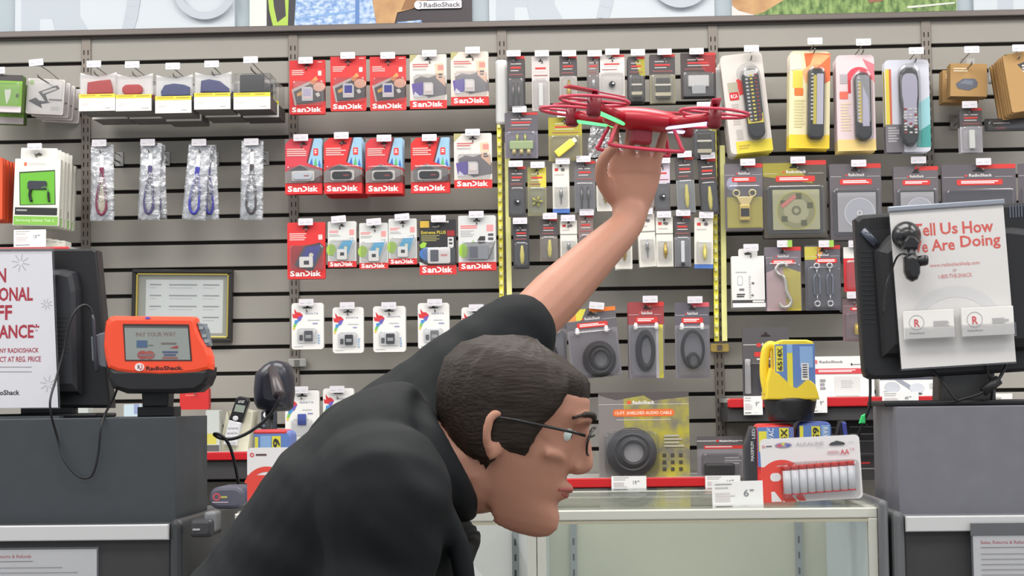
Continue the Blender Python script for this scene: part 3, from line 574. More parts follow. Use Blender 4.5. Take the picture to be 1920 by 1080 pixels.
pack('cable_pack', 'grey pack with thin cable looped over a small ring', 'cable pack', (1267, 567, 1332, 709), cable, None, 0, 0, .012, YF, {'base': M(92, 88, 98), 'tab': M(216, 90, 100), 'coils': ((0, .38, .32, .25, 2), (0, .23, .17, .1, 3)), 'r': .003}, (1303, 562))
# --- remote controls ----------------------------------------------------
def remote_shape(w, h, style):
    if style == 3:
        pts = [(-.5, .86), (-.42, .96), (-.2, 1), (.2, 1), (.42, .96), (.5, .86), (.5, .6), (.44, .45), (.42, .3), (.46, .18), (.36, .06), (.18, 0), (-.18, 0), (-.36, .06), (-.46, .18), (-.42, .3), (-.44, .45), (-.5, .6)]
        return [(x*w, z*h) for x, z in reversed(pts)]
    return rr(-w/2, 0, w/2, h, w*.46 if style != 1 else w*.3, 6)
def remote(t, w, h, style, base, items, rw=.32, rh=.66, cx=.2, cz=.5, tilt=0):
    card(t, w, h, base, items, r=.012, th=.002)
    X = Matrix.Translation((cx*w, 0, cz*h-.5*rh*h))
    W_, H_ = rw*w, rh*h
    m = MB(); m.X = X; sh = remote_shape(W_, H_, style); m.prism(sh, -.026, -.003, M(36, 35, 38, .35), .006, smooth=False)
    ov = {0: M(52, 54, 56, .35), 1: M(60, 60, 62, .4), 2: M(150, 150, 152, .3, .3), 3: M(176, 172, 190, .3)}[style]
    m.prism([(x*.82, H_*.24+(z)*(.72 if style != 3 else .68)) for x, z in (sh if style == 3 else rr(-W_/2, 0, W_/2, H_, W_*.3))], -.0275, -.02, ov, .001)
    if style == 0: m.prism([(-W_*.46, H_*.22), (W_*.46, H_*.22), (W_*.46, H_*.36), (-W_*.46, H_*.36)], -.0268, -.02, M(226, 206, 60), .001); m.prism(rr(-W_*.4, H_*.88, W_*.4, H_*.985, W_*.36), -.0278, -.02, M(216, 214, 212, .3), .002)
    if style == 1: m.prism([(W_*.02, H_*.2), (W_*.42, H_*.2), (W_*.42, H_*.92), (W_*.02, H_*.92)], -.0279, -.02, M(196, 192, 206, .4)); m.prism([(-W_*.2, H_*.2), (0, H_*.2), (0, H_*.9), (-W_*.2, H_*.9)], -.0279, -.02, M(206, 190, 70, .4))
    if style == 2: m.prism([(-W_*.3, H_*.25), (-W_*.12, H_*.25), (-W_*.12, H_*.85), (-W_*.3, H_*.85)], -.0279, -.02, M(206, 180, 80, .4)); m.prism([(-W_*.08, H_*.2), (W_*.34, H_*.2), (W_*.3, H_*.6), (-W_*.02, H_*.8)], -.0279, -.02, M(190, 186, 206, .4))
    body = m.build('remote_control', t)
    m = MB(); m.X = X; cols = [M(206, 204, 200), M(150, 52, 50), M(88, 118, 150), M(226, 206, 90), M(90, 90, 94)]
    rows, cs = (13, 3) if style != 3 else (9, 3)
    for i in range(rows):
        for j in range(cs if style in (0, 3) else 1):
            z = H_*(.27+.64*i/(rows-1)) if style != 3 else H_*(.16+.3*i/(rows-1)); x = (j-1)*W_*.27
            if style == 3 and i % 3 == 1 and j == 1: continue
            c = cols[(i*5+j*3) % 5] if style != 3 else cols[0 if (i+j) % 4 else 1]
            m.prism(rr(x-W_*.085, z-H_*.013, x+W_*.085, z+H_*.013, W_*.04, 2), -.0295, -.027, c, .0005)
    m.build('keypad', body)
    m = MB(); m.prism(rr((cx-rw*.58)*w, (cz-.55*rh)*h, (cx+rw*.58)*w, (cz+.55*rh)*h, W_*.5), -.032, -.003, CLR, .008); m.build('blister', t)
CREAM = M(228, 216, 200); PINKW = M(226, 204, 206)
RR = [('o', .12, .38, .34, .46, M(206, 36, 40), .003), ('t', .15, .4, .31, .44, 'RCA', M(248, 240, 240), .02)]
rem = [((1360, 100, 1439, 286), (1409, 91), 0, M(216, 208, 200), [('p', [(.32, .26), (.52, .22), (.55, .4), (.36, .42)], M(214, 60, 56)), ('r', .1, .28, .34, .38, M(180, 172, 150)), ('l', .14, .5, .36, .72, 9, M(190, 178, 172)), ('r', .14, .88, 1, 1, M(226, 206, 60)), ('l', .2, .92, .5, .97, 2, M(190, 160, 60)), ('r', .18, .76, .33, .86, M(190, 182, 176)), ('e', .62, .2, .28, .1, M(190, 184, 180))]+RR, dict(rw=.4, rh=.7, cx=.15, cz=.47), -5.5, 3, 'remote control pack with silver top and yellow base'),
       ((1480, 96, 1556, 278), (1528, 77), 1, M(236, 224, 180), [('p', [(.35, .02), (1, .02), (1, .3), (.5, .42)], M(236, 110, 60)), ('p', [(.3, .2), (.5, .14), (.6, .02), (1, .04), (.6, .2), (.4, .34)], M(246, 176, 120)), ('r', 0, .86, 1, 1, M(240, 206, 50)), ('r', .08, .2, .32, .38, M(226, 206, 80)), ('o', .12, .38, .34, .46, M(236, 120, 50), .003), ('l', .12, .5, .38, .8, 10, M(214, 204, 150)), ('p', [(0, .02), (.3, .02), (.3, .18), (0, .2)], M(226, 216, 200))], dict(rw=.4, rh=.72, cx=.14, cz=.45), 2, 2, 'remote control pack with orange top and yellow base'),
       ((1571, 103, 1643, 283), (1619, 79), 2, PINKW, [('g', .6, .26, .2, .34, M(226, 70, 86), 0, 180), ('r', .3, .26, .38, .4, M(206, 60, 70)), ('p', [(.7, .04), (1, .1), (1, .3)], M(240, 120, 130)), ('r', 0, .88, 1, 1, M(236, 206, 130)), ('r', .1, .2, .3, .3, M(176, 168, 172)), ('o', .08, .38, .3, .46, M(230, 110, 90), .003), ('l', .1, .5, .36, .8, 10, M(226, 204, 176))], dict(rw=.42, rh=.7, cx=.16, cz=.45), 0, 2, 'remote control pack with pink arch print'),
       ((1662, 112, 1746, 285), (1718, 95), 3, M(206, 206, 216), [('r', .02, .1, .1, .7, M(216, 196, 70)), ('r', .1, .1, .15, .7, M(196, 100, 70)), ('r', 0, .7, .4, 1, M(112, 108, 112)), ('r', .68, .7, 1, .95, M(70, 156, 150)), ('p', [(.66, .5), (1, .4), (1, .7), (.66, .8)], M(150, 200, 206)), ('l', .05, .73, .3, .9, 6, M(170, 166, 170))], dict(rw=.42, rh=.84, cx=.02, cz=.48), 0, 1, 'clamshell pack with a large waisted remote control')]
for rc, tg, st, base, its, kw, tl, nb, lb in rem:
    pack('remote_control_pack', lb, 'remote control', rc, remote, 'remote control packs', tl, nb, .035, W-.22, dict(style=st, base=base, items=its, **kw), tg, {'Y': W-.25})
# --- brown cartons and packs by the right edge --------------------------
KR = M(178, 140, 88, .7); KR2 = M(160, 122, 74, .7)
def brown_box(t, w, h):
    m = MB(); m.box(-w/2, 0, 0, w/2, .05, h, KR, .001); m.lay = 0
    m.gfx(w, h, [('l', .08, .14, .5, .28, 2, M(226, 206, 170)), ('p', [(.14, .62), (.34, .46), (.66, .46), (.74, .56), (.72, .7), (.5, .82), (.2, .76)], M(92, 96, 108)), ('p', [(.24, .6), (.4, .5), (.62, .52), (.6, .66)], M(116, 122, 134))], -.0008); m.build('carton', t)
    m = MB(); m.box(-.2*w, .02, h, .2*w, .022, h+.018, CLR); m.build('hang_tab', t)
pack('brown_carton', 'brown carton with a grey device print beside the clamshell', 'carton', (1782, 119, 1851, 181), brown_box, 'brown cartons', 2, 1, .1, W-.2, {}, (1822, 93), {'Y': W-.26, 'drop': .03})
def kraft(t, w, h):
    card(t, w, h, KR, [('p', [(.3, .2), (.56, .16), (.74, .5), (.6, .6), (.5, .4)], M(60, 58, 60)), ('l', .4, .22, .5, .36, 3, M(206, 200, 196)), ('p', [(.6, .56), (.72, .52), (.84, .9), (.76, .9)], M(90, 86, 84)), ('r', .04, .0, .1, .02, M(120, 100, 70))], th=.012, r=.006, side=KR2)
pack('kraft_pack', 'kraft brown pack at the right edge, front of its stack', 'accessory pack', (1888, 96, 1970, 206), kraft, 'kraft packs', -8, 6, .024, W-.3, {}, (1912, 90), {'Y': W-.32})
pack('small_parts_pack', 'small red topped pack below the brown carton', 'parts pack', (1801, 203, 1843, 286), rs, None, 0, 1, .03, YF, {'k': 'white_plug', 'panel': M(176, 172, 176)}, (1818, 196))
def blk(t, w, h): card(t, w, h, M(66, 62, 64), [('l', .2, .3, .7, .5, 1, LW), ('l', .25, .7, .5, .85, 1, M(170, 70, 70))]); blister(t, w, h, .05, .2, .95, .95, .02)
pack('small_parts_pack', 'black pack below the kraft stack at the right edge', 'parts pack', (1846, 222, 1930, 246), blk, None, 0, 0, 0, W-.16, {})
# --- hardware packs over the right shelf --------------------------------
def hardware(t, w, h, kind, base=RSD, acc=None, u=(.2, .82)):
    card(t, w, h, base, (acc or [])+head(base, RED2, u=u), r=.004)
    m = MB()
    if kind == 'adapter':
        for dx in (-.2, .22): m.tube([(dx*w+.009*math.cos(a), -.01, .55*h+.009*math.sin(a)) for a in [i*math.pi/6 for i in range(12)]], .003, M(206, 196, 150, .3, .6), 6, True)
        m.prism([(-.2*w, .5*h), (.24*w, .5*h), (.12*w, .36*h), (-.08*w, .36*h)], -.014, -.003, M(226, 206, 150, .3, .4), .002); m.prism(rr(-.13*w, .14*h, .15*w, .38*h, .004), -.018, -.003, M(216, 190, 110, .3, .4), .003); m.prism(rr(-.1*w, .2*h, .12*w, .32*h, .001), -.02, -.018, M(46, 44, 46)); nm = 'adapter'
    elif kind == 'disc':
        m.prism(rr(-.36*w, .1*h, .38*w, .62*h, .003), -.008, -.003, M(176, 174, 140, .3), .001); m.ring(.01*w, .35*h, .2*w, .3*w, -.0085, M(150, 148, 110)); m.ring(.01*w, .35*h, .3*w, .31*w, -.0087, M(196, 190, 80)); m.ring(.01*w, .35*h, .04*w, .075*w, -.0087, M(120, 120, 90))
        for a in (20, 80, 150, 215, 300): m.poly([(.01*w+.23*w*math.cos(rad(a))+x, .35*h+.23*w*math.sin(rad(a))+z) for x, z in ((-.008, -.008), (.008, -.008), (.008, .008), (-.008, .008))], -.0089, M(96, 98, 70))
        m.prism([(-.24*w, .42*h), (-.2*w, .38*h), (.02*w, .52*h), (-.02*w, .56*h)], -.0095, -.0085, M(206, 130, 120)); nm = 'disc'
    elif kind == 'cd':
        m.prism(rr(-.36*w, .1*h, .38*w, .62*h, .003), -.008, -.003, M(170, 168, 172, .3), .001); m.ring(.06*w, .35*h, .07*w, .29*w, -.0086, M(196, 196, 202, .2, .5)); m.ring(.06*w, .35*h, .28*w, .295*w, -.009, M(226, 226, 232)); m.ring(.06*w, .35*h, .03*w, .06*w, -.0088, M(226, 226, 230)); nm = 'disc'
    elif kind == 'rca':
        coil(m, .05*w, .12*h, .28*w, .34*h, 5, .006, M(40, 40, 46, .4))
        for i, c in enumerate((M(226, 206, 60), M(206, 50, 48), WHITE)): m.lathe([(.005, 0), (.006, .006), (.006, .016), (.004, .02)], ((-.36+.06*i)*w, -.014, .3*h), (0, 0, 1), c, 8)
        m.lathe([(.005, 0), (.006, .016)], (.34*w, -.014, .31*h), (0, 0, 1), M(206, 190, 70), 8); nm = 'coiled_cable'
    elif kind == 'shook':
        p = [(.1, .8), (.04, .86), (-.12, .84), (-.2, .74), (-.12, .66), (0, .62), (.06, .5), (.08, .36), (.14, .26), (.2, .16), (.12, .08), (-.04, .07), (-.12, .14)]
        m.tube(catmull([(x*w, -.01, z*h*.86) for x, z in p], 6), .0048, M(216, 212, 204, .25, .7), 8); m.tube(catmull([((x+.06)*w, -.01, (z)*h*.86) for x, z in [(-.14, .64), (-.02, .54), (.02, .4), (.04, .24)]], 5), .0035, M(190, 186, 180, .3, .7), 6); nm = 'hook'
    elif kind == 'turnbuckle':
        for dx in (-.18, .18):
            for zc in (.68, .1): m.tube([(dx*w+.007*math.cos(a), -.01, zc*h+.007*math.sin(a)) for a in [i*math.pi/6 for i in range(12)]], .003, SIL, 6, True)
            m.tube([(dx*w, -.01, .14*h), (dx*w, -.01, .24*h)], .002, SIL, 6); m.tube([(dx*w, -.01, .54*h), (dx*w, -.01, .64*h)], .002, SIL, 6)
            for s_ in (-.008, .008): m.tube([(dx*w+s_*.4, -.01, .22*h), (dx*w+s_, -.01, .26*h), (dx*w+s_, -.01, .5*h), (dx*w+s_*.4, -.01, .56*h)], .0026, M(130, 134, 150, .35, .6), 6)
        nm = 'turnbuckle'
    elif kind == 'gold':
        for i in range(3): m.lathe([(.008, 0), (.01, .004), (.01, .02), (.006, .03)], ((-.12+.14*i)*w, -.012, (.16+.1*(i % 2))*h), (0, 0, 1), M(216, 190, 90, .3, .5), 8)
        nm = 'connector'
    m.build(nm, t); blister(t, w, h, .04, .33 if kind not in ('shook',) else .25, .96, .97, .024, .01)
YLW = M(190, 178, 70)
hw = [((1360, 307, 1432, 432), (1402, 304), dict(kind='adapter', base=M(104, 98, 104), acc=[('r', .06, .5, .98, .96, YLW), ('e', .2, .3, .14, .1, M(150, 150, 170))]), 0, 0, 'grey pack holding a gold cable adapter', 'hardware_pack'),
      ((1433, 301, 1552, 446), (1496, 300), dict(kind='disc', base=M(82, 76, 68), acc=[('p', [(0, .03), (.45, .03), (.8, .3), (0, .2)], M(150, 140, 50))]), 0, 1, 'wide olive pack holding a square case with green disc', 'disc_pack'),
      ((1558, 307, 1655, 450), (1610, 306), dict(kind='cd', base=M(96, 90, 94)), 0, 1, 'grey pack with silver disc left of the big monitor', 'disc_pack'),
      ((1678, 312, 1762, 440), (1722, 300), dict(kind='cd', base=M(100, 94, 98)), 0, 1, 'grey pack behind the white sign beside the silver disc pack', 'disc_pack'),
      ((1769, 308, 1908, 450), (1844, 303), dict(kind='rca', base=M(92, 86, 92)), 0, 1, 'wide pack with yellow red and white plugs above the sign', 'cable_pack'),
      ((1912, 306, 2010, 440), (1960, 300), dict(kind='rca', base=M(92, 86, 92)), 0, 0, 'cable pack cut by the right edge above the monitor', 'cable_pack'),
      ((1435, 463, 1504, 583), (1471, 457), dict(kind='shook', base=M(112, 104, 112), acc=[('p', [(.05, .4), (.5, .3), (.6, 1), (.05, 1)], M(206, 176, 176)), ('p', [(.5, .3), (.98, .4), (.98, 1), (.6, 1)], M(206, 190, 80))]), 0, 0, 'pack holding a large silver S hook', 'hardware_pack'),
      ((1511, 460, 1578, 582), (1549, 457), dict(kind='turnbuckle', base=M(92, 90, 98), acc=[('r', 0, .02, .35, .22, YLW), ('p', [(.35, .02), (.6, .02), (.4, .22)], M(214, 150, 60))], u=(.3, .9)), 0, 0, 'grey pack holding two turnbuckles', 'hardware_pack'),
      ((1581, 560, 1652, 640), (1602, 553), dict(kind='gold', base=M(120, 96, 100)), 0, 0, 'pack of gold connectors beside the big monitor', 'hardware_pack')]
for rc, tg, kw, tl, nb, lb, nm in hw:
    pack(nm, lb, 'hardware pack' if nm == 'hardware_pack' else nm.replace('_', ' '), rc, hardware, None, tl, nb, .024, YF, kw, tg, {'col': M(150, 190, 80)} if tg[0] in (1471, 1549) else None)
def red_pack(t, w, h):
    card(t, w, h, M(206, 36, 44), [('r', 0, 0, 1, .25, M(226, 222, 216)), ('r', .1, .3, .4, .34, M(240, 200, 200))]); m = MB(); m.lathe([(.006, 0), (.009, .003), (.009, .03), (.012, .032), (.012, .038), (.006, .04)], (.1*w, -.012, .2*h), (0, 0, 1), M(206, 196, 160, .3, .5), 10); m.build('connector', t); blister(t, w, h, .05, .3, .95, .95, .022)
pack('hardware_pack', 'red and white pack with a metal connector beside the monitor', 'hardware pack', (1583, 463, 1652, 547), red_pack, None, 0, 0, 0, YF, {}, (1605, 457))
def white_kit(t, w, h):
    it = [('r', 0, .84, 1, 1, M(70, 68, 70)), ('r', .02, .9, .98, .98, WHITE), ('o', .6, .85, .95, .89, M(220, 218, 214), .002), ('l', .12, .3, .55, .33, 1, M(180, 178, 176)), ('o', .17, .38, .32, .56, M(190, 190, 190), .004), ('o', .19, .395, .3, .545, M(230, 229, 226), .004), ('r', .22, .62, .36, .66, M(120, 118, 118)), ('l', .14, .72, .38, .8, 2, M(70, 68, 70)),
          ('l', .5, .38, .56, .82, 9, M(190, 188, 186)), ('e', .62, .52, .04, .02, M(100, 98, 98)), ('e', .6, .75, .04, .02, M(120, 118, 118))]
    card(t, w, h, M(228, 226, 222), it, th=.03, r=.003); card(t, w*.56, h*.16, M(226, 224, 220), [('p', [(.3, .55), (.5, .4), (.7, .55), (.66, .75), (.34, .75)], M(60, 58, 58))], r=.006, name='hang_tab', y=.01).location.z = h-.002
pack('adapter_kit_box', 'white boxed kit with a hang tab beside the yellow strip', 'kit box', (1373, 480, 1437, 578), white_kit, None, 0, 0, 0, YF, {}, (1408, 464))
# ------------------------------------------------------------------ banners over the wall
def noisy(name, c1, c2, scale, sy=1.0):
    m = bpy.data.materials.new(name); m.use_nodes = True; nt = m.node_tree; p = nt.nodes['Principled BSDF']; p.inputs['Roughness'].default_value = .35
    tc = nt.nodes.new('ShaderNodeTexCoord'); mp = nt.nodes.new('ShaderNodeMapping'); mp.inputs['Scale'].default_value = (scale, scale, scale*sy)
    n = nt.nodes.new('ShaderNodeTexNoise'); n.inputs['Scale'].default_value = 1; n.inputs['Detail'].default_value = 5
    r = nt.nodes.new('ShaderNodeValToRGB'); r.color_ramp.elements[0].position = .35; r.color_ramp.elements[1].position = .65
    r.color_ramp.elements[0].color = tuple(lin(v) for v in c1)+(1,); r.color_ramp.elements[1].color = tuple(lin(v) for v in c2)+(1,)
    nt.links.new(tc.outputs['Object'], mp.inputs[0]); nt.links.new(mp.outputs[0], n.inputs['Vector']); nt.links.new(n.outputs['Fac'], r.inputs[0]); nt.links.new(r.outputs[0], p.inputs['Base Color'])
    return m
YS = W-.012; S = YS/FPX
sign_mat = M(204, 211, 216, .35); sign_grey = M(186, 194, 202, .35)
m = MB(); m.box(-3.6, W+.004, za, 3.9, W+.03, za+.5, M(172, 184, 190, .4)); o = m.build('trim_2'); o['kind'] = 'structure'
def banner(x0, x1, name, label, items, base=sign_mat):
    b = P((x0+x1)/2, 46, YS); b.z = za+.001; xa = P(x0, 20, YS).x; xb = P(x1, 20, YS).x
    m = MB(); m.box(xa-b.x, 0, 0, xb-b.x, .014, .44, base, .001)
    L = lambda px, py: (P(px, py, YS).x-b.x, P(px, py, YS).z-b.z)
    for i, (pts, mt) in enumerate(items):
        q = [L(*p) for p in pts]; q = [(max(xa-b.x, min(xb-b.x, x)), max(.0, min(.44, z))) for x, z in q]; m.poly(q, -.0004*(i+1), mt)
    return tag(m.build(name, None, b), label, 'banner'), L, b
def arc(cx, cy, r1, r2, a0, a1, n=24):
    o = [(cx+r2*math.cos(rad(a0+(a1-a0)*i/n)), cy-r2*math.sin(rad(a0+(a1-a0)*i/n))) for i in range(n+1)]
    q = [(cx+r1*math.cos(rad(a0+(a1-a0)*i/n)), cy-r1*math.sin(rad(a0+(a1-a0)*i/n))) for i in range(n+1)]
    return [[o[i], o[i+1], q[i+1], q[i]] for i in range(n)]
def rlogo(dx, dy):
    g = sign_grey; it = [([(40+dx, -80+dy), (150+dx, -80+dy), (150+dx, 28+dy), (120+dx, 40+dy), (75+dx, 60+dy), (40+dx, 60+dy)], g), ([(75+dx, 36+dy), (98+dx, 36+dy), (104+dx, 61+dy), (75+dx, 61+dy)], sign_mat), ([(104+dx, 61+dy), (98+dx, 30+dy), (148+dx, 28+dy), (166+dx, 60+dy)], g)]
    it += [(q, g) for q in arc(-164+dx, -50+dy, 407, 430, -15, 30, 14)]+[(q, g) for q in arc(386+dx, -21+dy, 46, 60, 0, 360, 40)]
    return it
banner(28, 440, 'wall_banner', 'white banner with a faint grey letter, left end of the wall', rlogo(0, 0))
banner(917, 1340, 'wall_banner', 'white banner with a faint grey letter over the raised drone', rlogo(890, -22))
banner(1826, 2200, 'wall_banner', 'white banner cut by the top right corner', [([(1870, -40), (1900, -40), (1900, 20), (1870, 20)], sign_grey)])
DEN = noisy('denim_print', (110, 150, 206), (206, 222, 240), 60, 1.6); GRASS = noisy('grass_print', (70, 104, 46), (150, 176, 104), 70, .5); SKN = noisy('brown_skin_print', (176, 130, 84), (206, 162, 110), 14)
DKP = M(58, 50, 54, .35); LIME = M(176, 206, 84, .35)
b2, L2, o2 = banner(468, 886, 'wall_banner', 'photo banner of denim shorts and an arm on dark ground', [([(468, 60), (468, -120), (886, -120), (886, 60)], DKP), ([(468, 60), (468, -120), (500, -120), (500, 60)], M(224, 232, 220, .35)), ([(490, -120), (545, -120), (540, 60), (512, 60), (505, 20)], LIME), ([(508, -40), (532, -40), (536, 30), (520, 42), (514, 14)], M(70, 62, 66)), ([(545, -60), (560, -60), (556, 60), (540, 60)], M(60, 60, 66)),
    ([(562, -120), (680, -120), (700, 10), (708, 60), (552, 60)], DEN), ([(560, 34), (672, 18), (672, 22), (560, 38)], M(130, 170, 216)), ([(668, -60), (674, -60), (674, 50), (666, 50)], M(96, 134, 190)), ([(690, -120), (800, -120), (800, 10), (745, 24), (740, 60), (706, 60), (700, 10)], SKN), ([(800, -120), (800, 12), (752, 20), (765, -10)], M(150, 108, 70)), ([(745, 42), (790, 38), (792, 60), (745, 60)], DEN)])
x0, z1 = L2(786, 3); x1, z0 = L2(866, 16)
m = MB(); m.prism(rr(x0, z0, x1, z1, .004), -.008, -.006, M(226, 224, 226, .4)); m.prism(ell(x0-.001, (z0+z1)/2, .013, .013), -.0085, -.006, M(226, 224, 226, .4)); m.ring(x0-.001, (z0+z1)/2, .006, .0095, -.009, M(150, 144, 150), -70, 80, 14); m.text('RadioShack', x0+.014, z0+.004, x1-.004, z1-.005, -.0086, M(96, 92, 98), .012); m.build('logo_plate', b2)
banner(1372, 1795, 'wall_banner', 'photo banner with green grass over the remote control packs', [([(1372, 60), (1372, -120), (1795, -120), (1795, 60)], GRASS), ([(1372, 60), (1372, -120), (1500, -120), (1470, 0), (1430, 24), (1400, 30)], SKN), ([(1372, 60), (1372, 10), (1384, 20), (1420, 34), (1420, 50)], M(222, 216, 210)), ([(1600, -60), (1660, -60), (1655, 2), (1630, 6)], M(150, 100, 76)), ([(1700, 12), (1790, 4), (1790, 7), (1702, 16)], M(216, 220, 206))])
# ------------------------------------------------------------------ yellow strips on the uprights
YEL = M(252, 240, 84, .3); YEL2 = M(255, 251, 170, .25); YST = W-.13; CLS = clear('clear_strip_plastic', (.95, .95, .85), (1, .98, .9), .1, .3)
def strip(x, y0, y1, label, hi):
    a = P(x, y0, YST); b = P(x+5, y1, YST); h = a.z-b.z; t = thing('clip_strip', label, 'display strip', (b.x, YST, b.z), 'display strips'); t.rotation_euler = (0, math.atan2(a.x-b.x, h), 0)
    m = MB(); m.box(-.019, -.006, 0, -.006, -.001, h, YEL, .001); m.box(.002, -.008, 0, .017, -.002, h*.86, YEL2, .002); m.build('spine', t)
    m = MB(); z = .012
    while z < h-.01: m.prism(rr(-.017, z, -.008, z+.012, .002), -.013, -.006, YEL2, .002); m.prism(rr(-.004, z+.006, .001, z+.018, .001), -.004, -.001, M(80, 72, 40)); z += .026
    m.build('clips', t)
    m = MB(); m.prism(rr(-.021, h-.02, .014, h+hi, .01), -.02, -.001, M(240, 240, 238, .15), .008, smooth=True); m.build('glare_cap', t)  # glossy cap, its opaque white also stands in for the glare on it
    m = MB(); m.tube([(0, W-YST-.006, h-.03), (0, -.004, h-.03), (0, -.012, h-.022)], .002, STEEL, 6); m.build('hook', t)
strip(944, 222, 560, 'yellow display strip on the upright left of the small packs', .165)
strip(1347, 214, 640, 'yellow display strip on the upright left of the remote packs', .13)
b = P(1350, 652, W-.02); m = MB(); m.prism(rr(-.026, -.012, .026, .012, .006), -.012, -.001, M(226, 196, 110, .3), .003); m.prism(rr(-.008, -.008, .006, .008, .001), -.014, -.012, M(130, 120, 116)); tag(m.build('shelf_clip', None, (b.x, W-.0075, b.z)), 'yellow clip on the upright below the right strip', 'clip', 'upright clips')
b = P(557, 680, W-.02); m = MB(); m.prism(rr(-.026, -.012, .026, .012, .004), -.012, -.001, M(170, 170, 166, .3), .003); m.prism(rr(-.008, -.008, .006, .008, .001), -.014, -.012, M(110, 108, 104)); tag(m.build('shelf_clip', None, (b.x, W-.0075, b.z)), 'grey clip on the upright above the scanner', 'clip', 'upright clips')
# ------------------------------------------------------------------ wall shelves
YSH = W-.3
RSH = M(196, 34, 40, .35)
def shelf(px0, px1, py, label, hpx=18, body=0):
    a = P(px0, py, YSH); b = P(px1, py, YSH); h = hpx*YSH/FPX
    t = thing('wall_shelf', label, 'shelf', ((a.x+b.x)/2, W, a.z-h), 'red edged wall shelves'); L = (b.x-a.x)/2
    m = MB(); m.box(-L, -.296, h*.55, L, -.012, h, M(196, 196, 192, .4)); m.build('shelf_board', t)
    m = MB(); m.prism(rr(-L, 0, L, h, h*.3), -.302, -.294, RSH, .003); m.build('red_edge', t)
    if body: m = MB(); m.box(-L, -.29, -body*YSH/FPX, L, -.012, 0, M(58, 57, 58, .6), .002); m.build('under_shelf_box', t)
    for s_ in (-1, 1):
        m = MB(); m.prism([(0, 0), (.0, -.05), (.22, h*.4), (.22, h*.5), (0, h*.5)], -.001, .001, M(120, 116, 112, .4, .5)); m.X = Matrix.Identity(4); o = m.build('bracket', t, (s_*(L-.01), -.012, 0)); o.rotation_euler = (0, 0, rad(-90))
    return a.z
zA = shelf(1364, 1756, 747, 'red edged wall shelf behind the yellow lantern', 18, 26)
zB = shelf(960, 1345, 898, 'red edged wall shelf holding the camouflage cable pack', 18, 8)
zC = shelf(170, 545, 850, 'red edged wall shelf holding the cordless phone', 16, 36)
def price_card(rect, Y, label, group='shelf price cards', price='9', tilt=0, big=True):
    x0, y0, x1, y1 = rect; c = P((x0+x1)/2, y1, Y); w = (x1-x0)*Y/FPX; h = (y1-y0)*Y/FPX
    m = MB(); m.prism([(-w/2, 0), (w/2, 0), (w/2, h), (-w/2, h)], -.001, .001, M(238, 238, 236, .5)); m.gfx(w, h, [('l', .06, .08, .5, .16, 1, M(170, 168, 166)), ('l', .06, .2, .4, .3, 1, M(196, 190, 190)), ('l', .06, .4, .45, .75, 4, M(214, 206, 206)), ('t', .62, .3, .72, .55, price, M(130, 134, 138), .01), ('l', .74, .3, .82, .4, 1, M(150, 150, 154)), ('l', .06, .86, .5, .93, 1, M(120, 120, 120)), ('l', .58, .86, .74, .9, 1, M(206, 204, 204))], -.0012)
    o = m.build('price_card', None, c); o.rotation_euler = (0, rad(tilt), 0); return tag(o, label, 'price card', group)
shelf(1772, 2150, 802, 'red edged wall shelf at the right edge behind the monitor stand')
price_card((1147, 893, 1212, 921), YSH-.006, 'white price card on the red edge under the camouflage pack', price='19')
price_card((1323, 892, 1388, 918), YSH-.006, 'white price card on the red edge below the dark pack', price='14')
price_card((1395, 743, 1430, 778), YSH-.006, 'white price card on the red edge left of the yellow lantern')
price_card((1516, 743, 1551, 774), YSH-.006, 'white price card on the red edge right of the yellow lantern')
price_card((1655, 735, 1722, 763), YSH-.006, 'white price card on the red edge under the monitor', price='49')
# packs on the shelves
CAMO = noisy('camouflage_print', (120, 116, 106), (176, 166, 60), 22)
def camo(t, w, h):
    card(t, w, h, M(128, 122, 120), [('r', .28, .0, 1, 1, CAMO), ('p', [(0, 0), (1, 0), (1, .06), (.6, .1), (.5, .04), (.2, .09), (0, .03)], M(84, 78, 78)), ('r', 0, .14, 1, .145, LW), ('o', .16, .2, .84, .285, M(224, 110, 50), .008), ('t', .19, .225, .81, .26, '12-FT. SHIELDED AUDIO CABLE', M(248, 236, 220), .01), ('r', .2, .32, .8, .327, LW),
      ('r', .32, .1, .36, .14, M(226, 90, 50)), ('t', .38, .1, .62, .14, 'RadioShack', M(244, 240, 236), .02)]+[('r', .70+.09*(i % 3), .72+.08*(i//3), .74+.09*(i % 3), .76+.08*(i//3), M(70, 66, 60)) for i in range(9)]+[('l', .72, .5, .94, .66, 4, M(176, 170, 150))], side=M(150, 130, 50), th=.01)
    m = MB(); coil(m, .0-.14*w, .3*h, .25*w, .26*h, 6, .007, M(62, 60, 64, .4)); m.build('coiled_cable', t)
    m = MB(); m.prism(ell(-.14*w, .3*h, .19*w, .2*h, 28), -.008, -.003, M(176, 174, 178, .4), .002); m.build('spool_disc', t); blister(t, w, h, .06, .45, .66, .98, .034, .02)
pack('cable_pack', 'large camouflage print cable pack standing on the red shelf', 'cable pack', (1124, 735, 1294, 896), camo, None, 0, 0, 0, W-.27)
def dark_shelf(t, w, h):
    card(t, w, h, M(92, 88, 90), [('r', 0, .3, 1, 1, M(130, 126, 130)), ('r', 0, .1, 1, .12, LW), ('e', .45, .11, .03, .03, RED2), ('t', .5, .09, .9, .14, 'RadioShack', M(230, 226, 224), .01), ('r', .15, .22, 1, .3, RED2), ('l', .18, .24, .96, .28, 1, LW), ('l', .6, .5, .95, .7, 3, M(190, 186, 190))], th=.006)
    m = MB(); m.prism(rr(-.35*w, .04*h, .3*w, .36*h, .006), -.03, -.003, M(58, 56, 60, .4), .006); m.build('adapter', t); blister(t, w, h, .08, .4, .95, .98, .04, .01)
